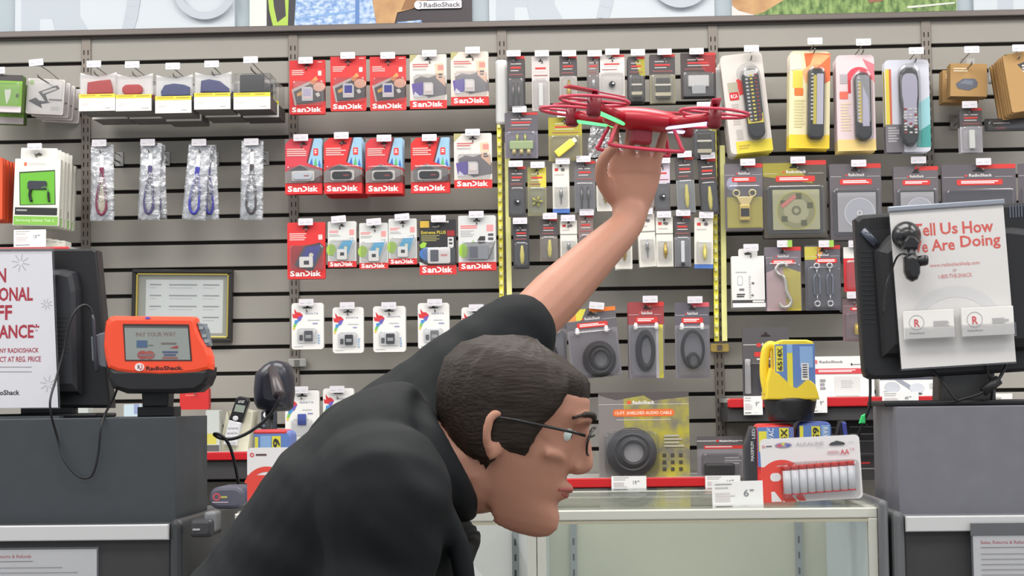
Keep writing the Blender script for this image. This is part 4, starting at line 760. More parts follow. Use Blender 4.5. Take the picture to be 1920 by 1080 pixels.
pack('adapter_pack', 'dark adapter pack on the red shelf beside the camouflage pack', 'adapter pack', (1308, 818, 1394, 896), dark_shelf, None, 0, 0, 0, W-.25)
def dark_charger(t, w, h):
    card(t, w, h, M(84, 80, 82), [('r', .02, .24, .98, .25, LW), ('e', .35, .25, .05, .03, RED2), ('t', .42, .22, .8, .27, 'RadioShack', M(226, 222, 220), .01), ('o', .25, .35, .8, .42, RED2, .003), ('l', .3, .44, .75, .48, 1, LW), ('o', .32, .68, .62, .97, M(66, 64, 78), .01)]+[('e', .42, .74+.1*i, .04, .025, M(200, 196, 200)) for i in range(3)]+HOLE(v=.1), side=M(60, 58, 60), th=.01)
    m = MB(); m.prism(rr(-.46*w, .05*h, -.34*w, .55*h, .003), -.012, -.003, M(176, 174, 176, .3), .003); m.build('power_strip', t); blister(t, w, h, .05, .5, .95, .98, .03)
pack('charger_pack', 'dark charger pack on the shelf left of the yellow lantern', 'charger', (1394, 614, 1482, 745), dark_charger, None, 0, 0, 0, W-.26)
def white_box(t, w, h):
    m = MB(); m.box(-w/2, 0, 0, w/2, .07, h, WHITE, .001); m.lay = 0
    m.gfx(w, h, [('e', .06, .13, .03, .05, M(220, 120, 110)), ('t', .12, .1, .5, .16, 'RadioShack', M(120, 116, 116), .01), ('e', .64, .2, .015, .03, M(60, 58, 60)), ('r', .66, .195, .98, .21, M(130, 130, 130)), ('o', -.0, .3, .88, .43, M(214, 70, 78), .008), ('l', .1, .33, .7, .4, 2, M(246, 236, 236)), ('r', .36, .5, .76, .97, M(216, 214, 212)), ('l', .46, .6, .66, .8, 4, M(190, 188, 188)), ('l', .12, .56, .22, .85, 3, M(150, 150, 156))], -.0008); m.build('carton', t)
pack('adapter_carton', 'white carton with a red band behind the yellow lantern', 'carton', (1524, 668, 1640, 744), white_box, None, 0, 0, 0, W-.25)
def white_box2(t, w, h):
    m = MB(); m.box(-w/2, 0, 0, w/2, .07, h, WHITE, .001); m.lay = 0
    m.gfx(w, h, [('r', 0, 0, 1, .1, M(70, 74, 90)), ('e', .2, .5, .13, .3, M(190, 194, 202)), ('p', [(.05, .7), (.3, .8), (.3, .86), (.1, .86)], M(70, 70, 78)), ('p', [(.25, .1), (.35, .1), (.6, .6), (.5, .66)], M(150, 154, 166)), ('e', .6, .55, .12, .25, M(200, 204, 212)), ('p', [(.5, .75), (.7, .82), (.66, .9), (.52, .86)], M(80, 80, 88)), ('l', .8, .3, .95, .6, 4, M(206, 206, 208))], -.0008); m.build('carton', t)
pack('headset_carton', 'white carton with pictured earpieces under the monitor', 'carton', (1650, 708, 1766, 744), white_box2, None, 0, 0, 0, W-.24)
pack('adapter_carton', 'white carton at the right edge behind the monitor stand', 'carton', (1858, 738, 1900, 800), white_box, None, 0, 0, 0, W-.24)
def dark_lines(t, w, h):
    card(t, w, h, M(54, 52, 52), [('l', .08, .1+.12*i, .9, .13+.12*i, 1, M(150, 146, 146)) for i in range(3)]+[('l', .1, .55, .9, .58, 1, M(120, 116, 116)), ('r', .3, .7, .6, .73, RED2), ('l', .1, .8, .9, .83, 1, M(150, 146, 146))], th=.02); blister(t, w, h, .05, .3, .95, .6, .02)
pack('small_parts_pack', 'black pack with pale text lines behind the hanging monitor cable', 'parts pack', (1590, 788, 1660, 900), dark_lines, None, 0, 0, 0, W-.2, {}, (1625, 781), {'plate': False})
pack('small_parts_pack', 'black pack under the shelf behind the stacked lanterns', 'parts pack', (1500, 790, 1580, 900), dark_lines, None, 0, 0, 0, W-.2, {}, (1540, 783), {'plate': False})
def red_box(t, w, h): card(t, w, h, M(206, 44, 42), [('l', .2, .3, .7, .4, 1, M(230, 120, 110))], th=.03)
pack('red_carton', 'small red carton behind the payment terminal', 'carton', (337, 728, 391, 768), red_box, None, 0, 0, 0, W-.12, {}, (364, 722), {'plate': False, 'Y': W-.14})
def pale_box(t, w, h): card(t, w, h, M(196, 200, 196), [('r', .1, .55, .8, .8, M(206, 196, 90)), ('r', .0, .82, 1, 1, M(90, 88, 90))], th=.05)
pack('pale_carton', 'pale carton on the shelf right of the terminal pole', 'carton', (386, 769, 411, 849), pale_box, None, 0, 0, 0, W-.25)
pack('pale_carton', 'light blue carton on the shelf left of the terminal pole', 'carton', (232, 758, 264, 849), lambda t, w, h: card(t, w, h, M(196, 214, 222), [('r', .6, .0, .9, .2, M(150, 160, 200))], th=.04), None, 0, 0, 0, W-.25)
pack('pale_carton', 'white carton on the shelf behind the left monitor stand', 'carton', (105, 764, 165, 849), pale_box, None, 0, 0, 0, W-.25)
# over the left monitor: price card and white boxes on a small ledge
price_card((25, 430, 87, 463), W-.27, 'white price card above the left monitor sign', None, '19')
shelf(-120, 130, 466, 'narrow wall shelf hidden behind the left monitor')
for i in range(3):
    pack('white_carton', ['white carton behind the price card above the left monitor', 'white carton, middle of three above the left monitor', 'white carton nearest the upright above the left monitor'][i], 'carton', (82+i*13, 447+i*2, 96+i*13, 466), lambda t, w, h: card(t, w, h, M(226, 222, 212), [('l', .1, .2, .8, .4, 1, M(190, 188, 180))], th=.06), 'white cartons above the left monitor', 0, 0, 0, W-.22+.002*i)
# cordless phone and remote on the left shelf
YP = W-.2; b = P(437, 849, YP)
t = thing('cordless_phone', 'silver and black cordless phone leaning in its cream cradle', 'phone', b); s = YP/FPX
L = lambda px, py: ((px-437)*s, (849-py)*s)
m = MB(); m.prism([L(410, 849), L(467, 849), L(478, 772), L(462, 768), L(442, 830), L(428, 770)], -.02, .06, M(222, 218, 196, .5), .004); m.build('cradle', t)
m = MB(); m.prism([L(424, 833), L(450, 835), L(459, 792), L(435, 786)], -.045, -.018, M(214, 214, 216, .35), .004); 
for i in range(4):
    for j in range(3): x, z = L(431+j*7+i*1.8, 828-i*9); m.prism(rr(x-.0035, z-.003, x+.0035, z+.003, .001), -.0475, -.045, M(196, 198, 202, .3), .001)
hs = m.build('handset', t)
m = MB(); m.prism([L(434, 788), L(460, 793), L(473, 752), L(470, 746), L(455, 743), L(449, 746)], -.045, -.018, M(34, 33, 36, .3), .005); m.prism([L(445, 771), L(463, 774), L(467, 761), L(449, 758)], -.046, -.044, M(140, 150, 138, .3)); x, z = L(448, 784); m.prism(ell(x, z, .008, .007), -.048, -.044, M(206, 206, 208, .3), .002); x0, z0 = L(453, 753); m.text('AT&T', x0, z0-.004, x0+.018, z0+.003, -.0455, M(226, 226, 226), .01); m.build('display_head', hs)
YP = W-.17; b = P(506, 849, YP); t = thing('remote_control', 'dark remote control standing on the shelf under the scanner', 'remote control', b)
m = MB(); m.prism(rr(-.021, 0, .021, .118, .008), -.02, 0, M(52, 54, 66, .35), .004); body = m.build('body', t); m = MB()
for i in range(5):
    for j in range(3): m.prism(rr(-.016+j*.012, .03+i*.014, -.009+j*.012, .037+i*.014, .002), -.022, -.02, M(110, 112, 124))
m.prism(ell(-.002, .105, .013, .009), -.022, -.02, M(226, 230, 232, .2), .001); m.build('keypad', t)  # pale oval above the keys is a glare painted onto the remote
# framed certificate
YFm = W-.012; c = P(341, 641, YFm); s = YFm/FPX; w, h = 192*s, 137*s
t = thing('framed_certificate', 'certificate in a black and gold frame behind the payment terminal', 'picture frame', c, None, (0, rad(1.2), 0))
m = MB(); f = .011
for q in ((-w/2, 0, w/2, f), (-w/2, h-f, w/2, h), (-w/2, f, -w/2+f, h-f), (w/2-f, f, w/2, h-f)): m.box(q[0], -.012, q[1], q[2], .008, q[3], M(38, 35, 34, .35), .002)
m.build('outer_frame', t)
m = MB(); g = .005
for q in ((-w/2+f, f, w/2-f, f+g), (-w/2+f, h-f-g, w/2-f, h-f), (-w/2+f, f, -w/2+f+g, h-f), (w/2-f-g, f, w/2-f, h-f)): m.box(q[0], -.009, q[1], q[2], .004, q[3], M(206, 184, 96, .25, .8), .001)
m.build('gold_liner', t)
m = MB(); m.box(-w/2+f, .003, f, w/2-f, .005, h-f, M(166, 164, 154, .7)); m.box(-w*.37, .0015, h*.12, w*.4, .003, h*.86, M(226, 226, 226, .6))
for i in range(4):
    for j, (a, bb) in enumerate(((.05, .2), (.3, .66), (.74, .95))): z = h*(.78-.15*i); m.poly([(-w*.37+w*.77*a, z), (-w*.37+w*.77*bb, z), (-w*.37+w*.77*bb, z+.004), (-w*.37+w*.77*a, z+.004)], .0013, M(150, 150, 152)); m.poly([(-w*.37+w*.77*a, z-.008), (-w*.37+w*.77*(bb-.06), z-.008), (-w*.37+w*.77*(bb-.06), z-.006), (-w*.37+w*.77*a, z-.006)], .0013, M(190, 190, 192))
m.build('certificate', t)
m = MB(); m.box(-w/2+f, -.004, f, w/2-f, -.003, h-f, GLASS); m.build('glazing', t)
# ------------------------------------------------------------------ counters and display cases
def F(Y, cx, cy, deg=0):
    """local x,z (metres) from a point measured in the picture, about an anchor at depth Y"""
    s = Y/FPX; a = rad(deg)
    def L(px, py):
        x, z = (px-cx)*s, (cy-py)*s
        return (x*math.cos(a)-z*math.sin(a), x*math.sin(a)+z*math.cos(a))
    return L, s
LAM_SHADED = M(63, 67, 71, .45, 0, .4, 30); LAM_LIT = M(114, 114, 121, .45, 0, .4, 30); LAMD = M(56, 56, 58, .5, 0, .4, 30); ALU = M(206, 206, 206, .35, .25)  # same laminate twice: left colour darkened for shade, right kept lighter as lit
YC = 3.10
def counter(x_in, x_out, ztop, zled, ztr, zbt, lam, label, side, trim_in):
    t = thing('service_counter', label, 'counter', ((x_in+x_out)/2, YC, 0)); c = (x_in+x_out)/2; s = 1 if x_in > c else -1
    a, b = sorted((x_in-c, x_out-c)); ta, tb = sorted((trim_in-c, x_out-c))
    m = MB(); m.box(a, 0, zled-.02, b, .255, ztop, lam, .002); m.build('raised_box', t)
    m = MB(); m.box(ta, -.055, ztr-.004, tb, .5, zled, lam, .001); m.build('ledge', t)
    m = MB(); m.box(ta, -.066, zbt, tb, -.055, ztr+.001, ALU, .002); m.build('edge_trim', t)
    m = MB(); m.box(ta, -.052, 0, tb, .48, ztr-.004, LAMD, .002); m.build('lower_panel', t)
    m = MB(); e = tb if s > 0 else ta; m.prism(rr(min(e, e+s*.022), 0, max(e, e+s*.022), zled+.008, .012), -.06, .5, M(56, 58, 60, .35) if s > 0 else M(96, 98, 100, .35), .008); m.build('end_post', t)
    return t
zz = lambda px, py, Y: P(px, py, Y).z
counter(P(330, 880, YC).x, -2.0, zz(200, 783, YC), zz(200, 984, 3.04), zz(200, 985, 3.04), zz(200, 1013, 3.04), LAM_SHADED, 'shade-darkened grey service counter under the payment terminal', 'l', P(317, 1000, 3.04).x)
counter(P(1684, 880, YC).x, 2.2, zz(1800, 761, YC), zz(1800, 967, 3.04), zz(1800, 968, 3.04), zz(1800, 996, 3.04), LAM_LIT, 'grey service counter under the large monitor', 'r', P(1698, 1000, 3.04).x)
def notice(rect, Y, label, strip=False):
    x0, y0, x1, y1 = rect; c = P((x0+x1)/2, y1, Y); s = Y/FPX; w, h = (x1-x0)*s, (y1-y0)*s
    t = thing('notice_sheet', label, 'notice', c)
    m = MB(); m.box(-w/2, -.001, 0, w/2, .001, h, M(226, 226, 228, .4)); m.gfx(w, h, [('t', .06, .03, .45, .055, 'Sales, Returns & Refunds', M(196, 80, 84), .01), ('l', .06, .07, .6, .08, 1, M(150, 146, 150))]+[('l', .06, .11+.032*i, .93, .12+.032*i, 1, M(170, 168, 172)) for i in range(24)], -.0012); m.build('paper', t)
    m = MB(); m.box(-w/2-.004, -.004, -.01, w/2+.004, -.002, h+.022 if strip else h+.004, CLR); m.build('clear_sleeve', t)
    if strip: m = MB(); m.box(-w/2-.004, -.003, h+.001, w/2+.004, .001, h+.021, M(96, 96, 98, .3)); m.build('sleeve_header', t)
notice((-45, 1033, 182, 1330), 3.045, 'printed notice sheet on the left counter front')
notice((1837, 1013, 2064, 1310), 3.026, 'printed notice sheet in a grey topped sleeve, right counter', True)
# display cases
YD, YB_ = 3.06, 3.72
zt = zz(1330, 955, YD); zr = zz(1330, 974, YD); FRM = M(206, 206, 196, .4, .15)
def case(xa, xb, label, back, sidecol):
    c = (xa+xb)/2; a, b = xa-c, xb-c; D = YB_-YD
    t = thing('display_case', label, 'display case', (c, YD, 0), 'glass display cases')
    m = MB()
    m.box(a, 0, zr, b, .02, zt, FRM, .002); m.box(a, D-.02, zr, b, D, zt, FRM, .002); m.box(a, .02, zr, a+.015, D-.02, zt, FRM); m.box(b-.015, .02, zr, b, D-.02, zt, FRM)
    m.box(a, .001, zr-.006, b, .012, zr-.001, M(176, 172, 150, .4))
    for x in (a, b-.016): m.box(x, 0, .42, x+.016, .016, zr, FRM, .002); m.box(x, D-.016, .42, x+.016, D, zr, FRM)
    m.build('frame', t)
    m = MB(); m.box(a+.004, .004, zt-.001, b-.004, D-.004, zt+.005, GLASS); m.build('top_glass', t)
    m = MB(); m.box(a+.016, .006, .42, b-.016, .009, zr, GLASS); m.build('front_glass', t)
    m = MB(); m.box(a+.001, D-.03, .42, b-.001, D-.021, zr, back); m.build('back_panel', t)
    m = MB(); m.box(a+.001, .02, .42, a+.006, D-.03, zr, sidecol); m.box(b-.006, .02, .42, b-.001, D-.03, zr, sidecol); m.build('side_panel', t)
    for x in (a+.05, b-.07):
        m = MB(); m.box(x, D-.042, .42, x+.014, D-.03, zr-.03, M(150, 156, 156, .35, .4)); z = .46
        while z < zr-.06: m.box(x+.005, D-.0426, z, x+.009, D-.0418, z+.014, M(50, 50, 50)); z += .032
        m.build('shelf_standard', t)
    m = MB(); m.box(a+.02, .03, .86, b-.02, D-.05, .868, GLASS); m.build('glass_shelf', t)
    m = MB(); m.box(a, 0, .02, b, D, .42, LAMD, .003); m.build('base', t)
xr = P(1645, 960, YD).x; xm = P(1006, 960, YD).x; xl = P(440, 960, YD).x
case(xm, xr, 'glass display case with pale green back under the battery card', M(196, 198, 176, .6, 0, .4, 6), M(190, 200, 202, .5))
case(xl, xm-.001, 'glass display case with white back behind the person', M(232, 232, 230, .6), M(206, 208, 208, .5))
m = MB(); x = P(1654, 960, YD).x; m.prism(rr(-.008, 0, .008, zt+.014, .0078), -.02, .6, M(112, 114, 116, .3, .2), .008); tag(m.build('case_end_panel', None, (x, YD, 0)), 'rounded grey end panel between the glass case and right counter', 'end panel')
zc = zt+.0055
# battery card
Yb = 3.12; L, s = F(Yb, 1524, 955, -2.5); w, h = 184*s, 118*s; c = P(1525, 952, Yb); c.z = zc+.004
t = thing('battery_card', 'white card of red topped batteries standing on the glass case', 'battery pack', c, None, (0, rad(-2.2), 0))
m = MB(); WC = M(226, 224, 224, .4); R1 = M(222, 70, 58, .4); m.prism(rr(-w/2, 0, w/2, h, .008), 0, .0012, WC)
m.gfx(w, h, [('g', .2, .72, .19, .245, R1, 40, 160), ('r', .0, .44, .2, 1, R1), ('p', [(.0, .44), (.24, .44), (.24, .8), (.34, 1), (.22, 1), (.14, .82), (0, .8)], R1), ('o', .085, .54, .19, .67, WC, .006), ('p', [(.085, .83), (.12, .83), (.19, .99), (.085, .99)], WC), ('p', [(.33, .93), (.38, .85), (.43, .99), (.36, .99)], R1),
  ('g', .035, .12, .008, .014, M(206, 110, 120)), ('r', .06, .11, .12, .125, M(70, 66, 70)), ('e', .235, .11, .085, .04, M(150, 140, 170)), ('p', [(.16, .13), (.2, .08), (.22, .14)], M(206, 90, 110)), ('p', [(.21, .08), (.25, .07), (.24, .13)], YL), ('p', [(.26, .09), (.31, .12), (.27, .14)], M(80, 100, 180)), ('t', .36, .08, .64, .135, 'ALKALINE', M(176, 174, 178), 0), ('l', .55, .15, .64, .165, 1, M(206, 204, 206)),
  ('p', [(.69, .14), (.71, .11), (.77, .08), (.84, .11), (.855, .14), (.84, .15), (.705, .15)], M(70, 70, 74)), ('l', .88, .1, .95, .115, 1, M(206, 206, 208)), ('t', .8, .22, .89, .3, 'AA', M(206, 90, 96), .01), ('t', .9, .2, .945, .24, '16', M(206, 130, 136), 0), ('l', .67, .24, .79, .28, 2, M(206, 160, 166))], -.0003)
m.build('card', t)
for i in range(9):
    x = (-.5+.247+.0805*i)*w; r = .0071; z0 = (.105+.004*i)*h; hh = .46*h
    m = MB(); m.lathe([(r*.95, 0), (r, .001), (r, .003)], (x, -r-.0006, z0), (0, 0, 1), M(206, 70, 70, .3, .2), 14); m.lathe([(r, .003), (r, hh-.008)], (x, -r-.0006, z0), (0, 0, 1), M(226, 228, 232, .35), 14); m.lathe([(r, hh-.008), (r, hh-.001), (r*.9, hh)], (x, -r-.0006, z0), (0, 0, 1), M(206, 56, 46, .3, .1), 14); m.lathe([(r*.35, hh), (r*.35, hh+.0015)], (x, -r-.0006, z0), (0, 0, 1), M(190, 190, 190, .3, .5), 8)
    m.build('battery', t)
m = MB(); m.prism(rr((-.5+.19)*w, .03*h, .47*w, .62*h, .008), -.0165, -.0004, CLR, .006); m.build('blister', t)
price_card((1337, 903, 1431, 955), 3.1, 'large white price card on the glass case beside the battery card', None, '6', -1)
# lanterns
LBL = M(96, 130, 192, .4); LBL2 = M(140, 176, 220, .4); LY = M(226, 216, 70, .4); BZ = M(30, 29, 32, .4)
def lantern_label(m, L, y, x0, x1, y0, y1, words, dirn, stripes):
    a = L(x0, y1); b = L(x1, y0); m.prism([(a[0], a[1]), (b[0], a[1]), (b[0], b[1]), (a[0], b[1])], y, y+.004, LBL); W_, H_ = b[0]-a[0], b[1]-a[1]
    X = lambda u: a[0]+u*W_
    Z = lambda v: b[1]-v*H_
    k = 0
    for st in stripes:
        k += 1; m.poly([(X(st[0]), Z(st[3])), (X(st[2]), Z(st[3])), (X(st[2]), Z(st[1])), (X(st[0]), Z(st[1]))], y-.0002*k, st[4])
    for u0, v0, u1, v1, tx, mt in words: m.text(tx, X(u0), Z(v1), X(u1), Z(v0), y-.0016, mt, .02, dirn)
INK = M(44, 42, 46)
YLn = 3.3; c = P(1480, 795, YLn)
# red lantern
def small_lantern(label, px0, px1, py0, body, handle, words, dirn, stripes, hx0, hx1, hlab, Y):
    cx = (px0+px1)/2; c = P(cx, 900, Y); L, s = F(Y, cx, 0); base = zc; c.z = base; ztop = zz(cx, py0, Y)-base; wd = (px1-px0)*s
    t = thing('lantern', label, 'lantern', c, 'lanterns stacked on the glass case')
    m = MB(); m.prism(rr(-wd/2, 0, wd/2, ztop, .012), -.035, .035, body, .01, smooth=False); m.build('body', t)
    L2 = lambda px, py: ((px-cx)*s, zz(px, py, Y)-base)
    m = MB(); lantern_label(m, L2, -.04, px0+3, px1-3, py0+6, py0+80, words, dirn, stripes); m.build('printed_label', t)
    if handle:
        ha, hb = (hx0-cx)*s, (hx1-cx)*s; g = (hb-ha)*.5
        m = MB(); m.prism([(ha, .02), (ha+g*.6, 0), (hb, 0), (hb+.004, ztop*.5), (hb+.002, ztop-.006), (ha+g*.9, ztop-.004), (ha+.001, ztop*.7)], -.03, .014, handle, .006)
        if hlab: m.text('MAXIMUM', ha+g*.8, ztop*.5, ha+g*.8+.006, ztop*.76, -.0305, M(206, 206, 206), .02, 1); m.text('LED', ha+g*1.0, ztop*.8, ha+g*1.0+.006, ztop*.93, -.0305, M(206, 206, 206), .02, 1)
        m.build('handle', t)
    return t, ztop+base
YLN2 = 3.32
t1, zl1 = small_lantern('red lantern with a black handle behind the battery card', 1416, 1488, 794, M(214, 52, 48, .35), M(52, 53, 58, .4), [(.64, .04, .82, .46, '14X', INK), (.3, .03, .45, .75, 'RAYOVAC', M(226, 230, 240))], 1, [(.03, .1, .25, .62, LY), (.07, .36, .22, .6, INK), (.25, 0, .3, 1, LBL2), (.6, .02, .86, .98, LY), (.9, 0, 1, 1, M(110, 124, 176))], 1395, 1424, True, YLN2)
t2, zl2 = small_lantern('blue lantern behind the battery card, right of the red one', 1494, 1557, 790, M(72, 92, 168, .35), None, [(.42, .06, .62, .38, '65', INK), (.44, .44, .6, .7, '14', INK), (.76, .06, .9, .7, 'RAYOVAC', M(226, 230, 240))], 2, [(.0, .02, .12, 1, LY), (.38, .03, .66, 1, LY), (.7, 0, .96, 1, LBL2)], 0, 0, False, YLN2)
L2c = P(1525, 900, YLN2).x; s2 = YLN2/FPX
m = MB(); m.prism([((1562-1525)*s2, .02), ((1600-1525)*s2, .02), ((1592-1525)*s2, .1), ((1583-1525)*s2, zl2-zc), ((1575-1525)*s2, zl2-zc), ((1566-1525)*s2, .1)], -.02, .02, BZ, .006); m.prism([((1583-1525)*s2, .075), ((1591-1525)*s2, .075), ((1584-1525)*s2, zl2-zc-.002), ((1576-1525)*s2, zl2-zc-.002)], -.026, .02, M(72, 80, 168, .35), .003); m.build('handle', t2)
# yellow lantern on top of them
zb = max(zl1, zl2)+.001; cx = 1480; c = P(cx, 700, YLN2-.01); c.z = zb
LY_, s = F(YLN2-.01, cx, 0); L2 = lambda px, py: ((px-cx)*s, zz(px, py, YLN2-.01)-zb)
t = thing('lantern', 'yellow lantern with blue label standing on two other lanterns', 'lantern', c, 'lanterns stacked on the glass case'); YW = M(236, 206, 52, .35)
m = MB(); k = .046; zb1 = L2(1480, 748)[1]; m.lathe([(.036, 0), (.041, .004), (.045, zb1*.45), (.049, zb1*.85), (.049, zb1), (.046, zb1+.002)], (0, 0, 0), (0, 0, 1), BZ, 28); m.build('lens_bezel', t)
m = MB(); q = [L2(*p) for p in ((1449, 752), (1524, 752), (1524, 648), (1520, 641), (1510, 638), (1464, 638), (1454, 641), (1449, 648))]; m.prism(q, -.036, .036, YW, .006); m.build('body', t)
m = MB(); lantern_label(m, L2, -.039, 1450, 1523, 646, 735, [(.06, .08, .18, .32, '14X', INK), (.06, .36, .18, .55, '65', INK)], 1, [(.02, .03, .2, .57, LY), (.3, .18, .44, .95, LY), (.3, 0, .44, .18, LBL2), (.62, .05, .95, .5, LBL2), (.65, .4, .84, .76, M(226, 226, 228))]+[(.68, .43+.05*i, .8, .45+.05*i, INK) for i in range(6)]); m.build('printed_label', t)
m = MB(); q = [L2(*p) for p in ((1431, 749), (1529, 749), (1527, 738), (1522, 722), (1514, 714), (1505, 714), (1497, 722), (1488, 729), (1478, 726), (1466, 712), (1456, 702), (1449, 698), (1440, 690), (1434, 716))]; m.prism(q, -.046, .04, YW, .003); m.build('shell', t)
m = MB(); q = [Vector((a[0], -.01, a[1])) for a in [L2(*p) for p in ((1438, 738), (1433, 710), (1433, 680), (1437, 656), (1444, 648), (1452, 650))]]; m.tube(catmull(q, 6), .0085, YW, 10); m.build('handle', t)
# items on the left case: lantern, battery card
t3, zl3 = small_lantern('lantern with red rim behind the dark shoulder, left case', 481, 551, 806, M(96, 116, 178, .35), None, [(.56, .12, .76, .6, '65', INK)], 2, [(.02, .08, .12, 1, LY), (.18, .05, .5, 1, LBL2), (.52, .06, .78, 1, LY)], 0, 0, False, 3.25)
m = MB(); cx = 516; s3 = 3.25/FPX; m.prism(rr(-33*s3, zl3-zc-.008, 28*s3, zl3-zc+.001, .004), -.041, .02, M(206, 62, 66, .35), .004); m.build('rim', t3)
Yb2 = 3.12; L, s = F(Yb2, 555, 955); c = P(555, 955, Yb2); c.z = zc+.002
t = thing('battery_card', 'white and red battery card mostly behind the dark jacket', 'battery pack', c); w, h = 184*s, 112*s
m = MB(); m.prism(rr(-w/2, 0, w/2, h, .008), 0, .0012, WC); m.gfx(w, h, [('g', .2, .72, .19, .245, R1, 40, 160), ('r', .0, .46, .2, 1, R1), ('g', .05, .12, .012, .022, R1), ('r', .09, .105, .2, .135, M(90, 60, 66)), ('l', .36, .09, .6, .14, 1, M(150, 150, 170))], -.0003); m.build('card', t)
for i in range(9):
    x = (-.5+.247+.0805*i)*w; m = MB(); m.lathe([(.007, 0), (.007, .44*h)], (x, -.0076, .1*h), (0, 0, 1), M(206, 208, 214, .3, .3), 10); m.build('battery', t)
# rounded grey box and small black box on the left case edge
c = P(424, 955, 3.0); L, s = F(3.0, 424, 955)
YG = 3.12; c = P(424, 955, YG); c.z = zc; L, s = F(YG, 424, 955); hh = zz(424, 913, YG)-zc
t = thing('display_box', 'rounded grey display box with red mark beside the left counter', 'display box', (c.x, c.y, zc)); m = MB(); m.prism(rr(-32*s, 0, 34*s, hh, .016), 0, .1, M(84, 84, 98, .4), .006); m.ring(-18*s, hh*.55, .004, .007, -.0006, M(196, 80, 90)); m.poly([(-10*s, hh*.5), (2*s, hh*.5), (2*s, hh*.58), (-10*s, hh*.58)], -.0006, M(190, 186, 90)); m.poly([(-26*s, hh*.28), (4*s, hh*.28), (4*s, hh*.33), (-26*s, hh*.33)], -.0006, M(190, 170, 180)); m.build('box', t)
YG = 2.99; c = P(368, 988, 3.0); L, s = F(3.0, 368, 988)
t = thing('card_reader', 'small black and grey reader at the end of the left counter', 'card reader', (c.x, 3.06, zz(360, 985, 3.04)-.02)); m = MB(); m.prism(rr(-20*s, 0, 22*s, .03, .006), -.03, .05, M(56, 56, 60, .35), .006); m.prism(rr(2*s, .006, 24*s, .042, .005), -.01, .04, M(120, 122, 124, .35), .005); m.build('body', t); m = MB(); m.box(-14*s, -.032, .012, 0, -.029, .015, M(176, 176, 178, .3)); m.build('slot', t)
# ------------------------------------------------------------------ left monitor and its sign
zct = zz(200, 783, YC)
BK = M(26, 26, 29, .42, 0, .45); BK2 = M(38, 39, 44, .4)
YM = 3.2; c = P(90, 783, YM); c.z = zct; L0, s = F(YM, 90, 783)
L = lambda px, py: ((P(px, py, YM).x-c.x), P(px, py, YM).z-zct)
t = thing('monitor', 'black monitor behind the white winter sign, left counter', 'monitor', c)
m = MB(); q = [L(*p) for p in ((-150, 764), (209, 765), (197, 620), (183, 470), (178, 467), (-130, 467))]; m.prism(q, -.01, .03, BK, .006); m.build('housing', t)
m = MB(); q = [L(*p) for p in ((-120, 740), (160, 740), (156, 545), (150, 512), (130, 507), (-110, 507))]; m.prism(q, -.045, -.008, BK2, .02); 
for i in range(4): a = L(102+6*i, 535); m.box(a[0], -.046, a[1], a[0]+.002, -.044, a[1]+.014, BLACK)
for i in range(9): a = L(112, 600+8*i); m.box(a[0], -.0456, a[1], a[0]+.03, -.044, a[1]+.002, BLACK)
m.build('back_cover', t)
m = MB(); m.box(-.05, -.005, .006, .05, .02, .06, BK, .003); m.build('neck', t); m = MB(); m.prism(rr(-.1, 0, .1, .008, .004), -.035, .1, BK, .003); m.build('stand_base', t)
YSg = 3.13; cs = P(0, 765, YSg); SGN = M(216, 216, 222, .45); CR = M(166, 48, 64, .5)
t = thing('counter_sign', 'white winter sale sign in a clear holder, left edge', 'sign', (cs.x, YSg, zct))
Ls = lambda px, py: (P(px, py, YSg).x-cs.x, P(px, py, YSg).z-zct)
m = MB(); q = [Ls(*p) for p in ((-130, 766), (109, 764), (97, 471), (-142, 473))]; m.prism(q, -.0008, .0008, SGN)
def tx(m, L, s_, x0, y0, x1, y1, mt, y=-.0012, b=.025): a = L(x0, y1); bb = L(x1, y0); m.text(s_, a[0], a[1], bb[0], bb[1], y, mt, b)
for s_, x0, y0, x1, y1 in (('N', -5, 503, 12, 530), ('ONAL', -2, 538, 62, 565), ('FF', -5, 572, 23, 600), ('ANCE*', -2, 607, 74, 635)): tx(m, Ls, s_, x0, y0, x1, y1, CR)
tx(m, Ls, 'NY RADIOSHACK', 0, 652, 73, 662, CR, b=.012); tx(m, Ls, 'CT AT REG. PRICE', 0, 668, 77, 679, CR, b=.012); tx(m, Ls, 'oShack', 0, 731, 37, 741, M(40, 38, 42), b=.02)
GL = M(150, 146, 152)
for y_ in (689, 698): a = Ls(0, y_); b_ = Ls(60, y_); m.poly([a, b_, (b_[0], b_[1]+.0014), (a[0], a[1]+.0014)], -.0011, GL)
for fx, fy, fr in ((39, 493, 17), (88, 571, 11), (91, 720, 16)):
    for k_ in range(8):
        a = k_*math.pi/4+.2; p0 = Ls(fx+fr*.25*math.cos(a), fy+fr*.25*math.sin(a)); p1 = Ls(fx+fr*math.cos(a), fy+fr*math.sin(a)); n = Vector((-(p1[1]-p0[1]), p1[0]-p0[0])).normalized()*.0006
        m.poly([(p0[0]-n.x, p0[1]-n.y), (p1[0]-n.x, p1[1]-n.y), (p1[0]+n.x, p1[1]+n.y), (p0[0]+n.x, p0[1]+n.y)][::-1], -.0011, M(170, 168, 174))
m.build('paper', t)
m = MB(); q = [Ls(*p) for p in ((-134, 768), (112, 766), (100, 464), (-146, 466))]; m.prism(q, .002, .0045, CLR); a = Ls(-142, 471); b_ = Ls(99, 469); m.prism([a, b_, (b_[0], b_[1]+.006), (a[0], a[1]+.006)], -.006, .0045, CLR, .001); m.box(-.13, -.004, 0, .11, .02, .004, CLR); m.build('clear_holder', t)
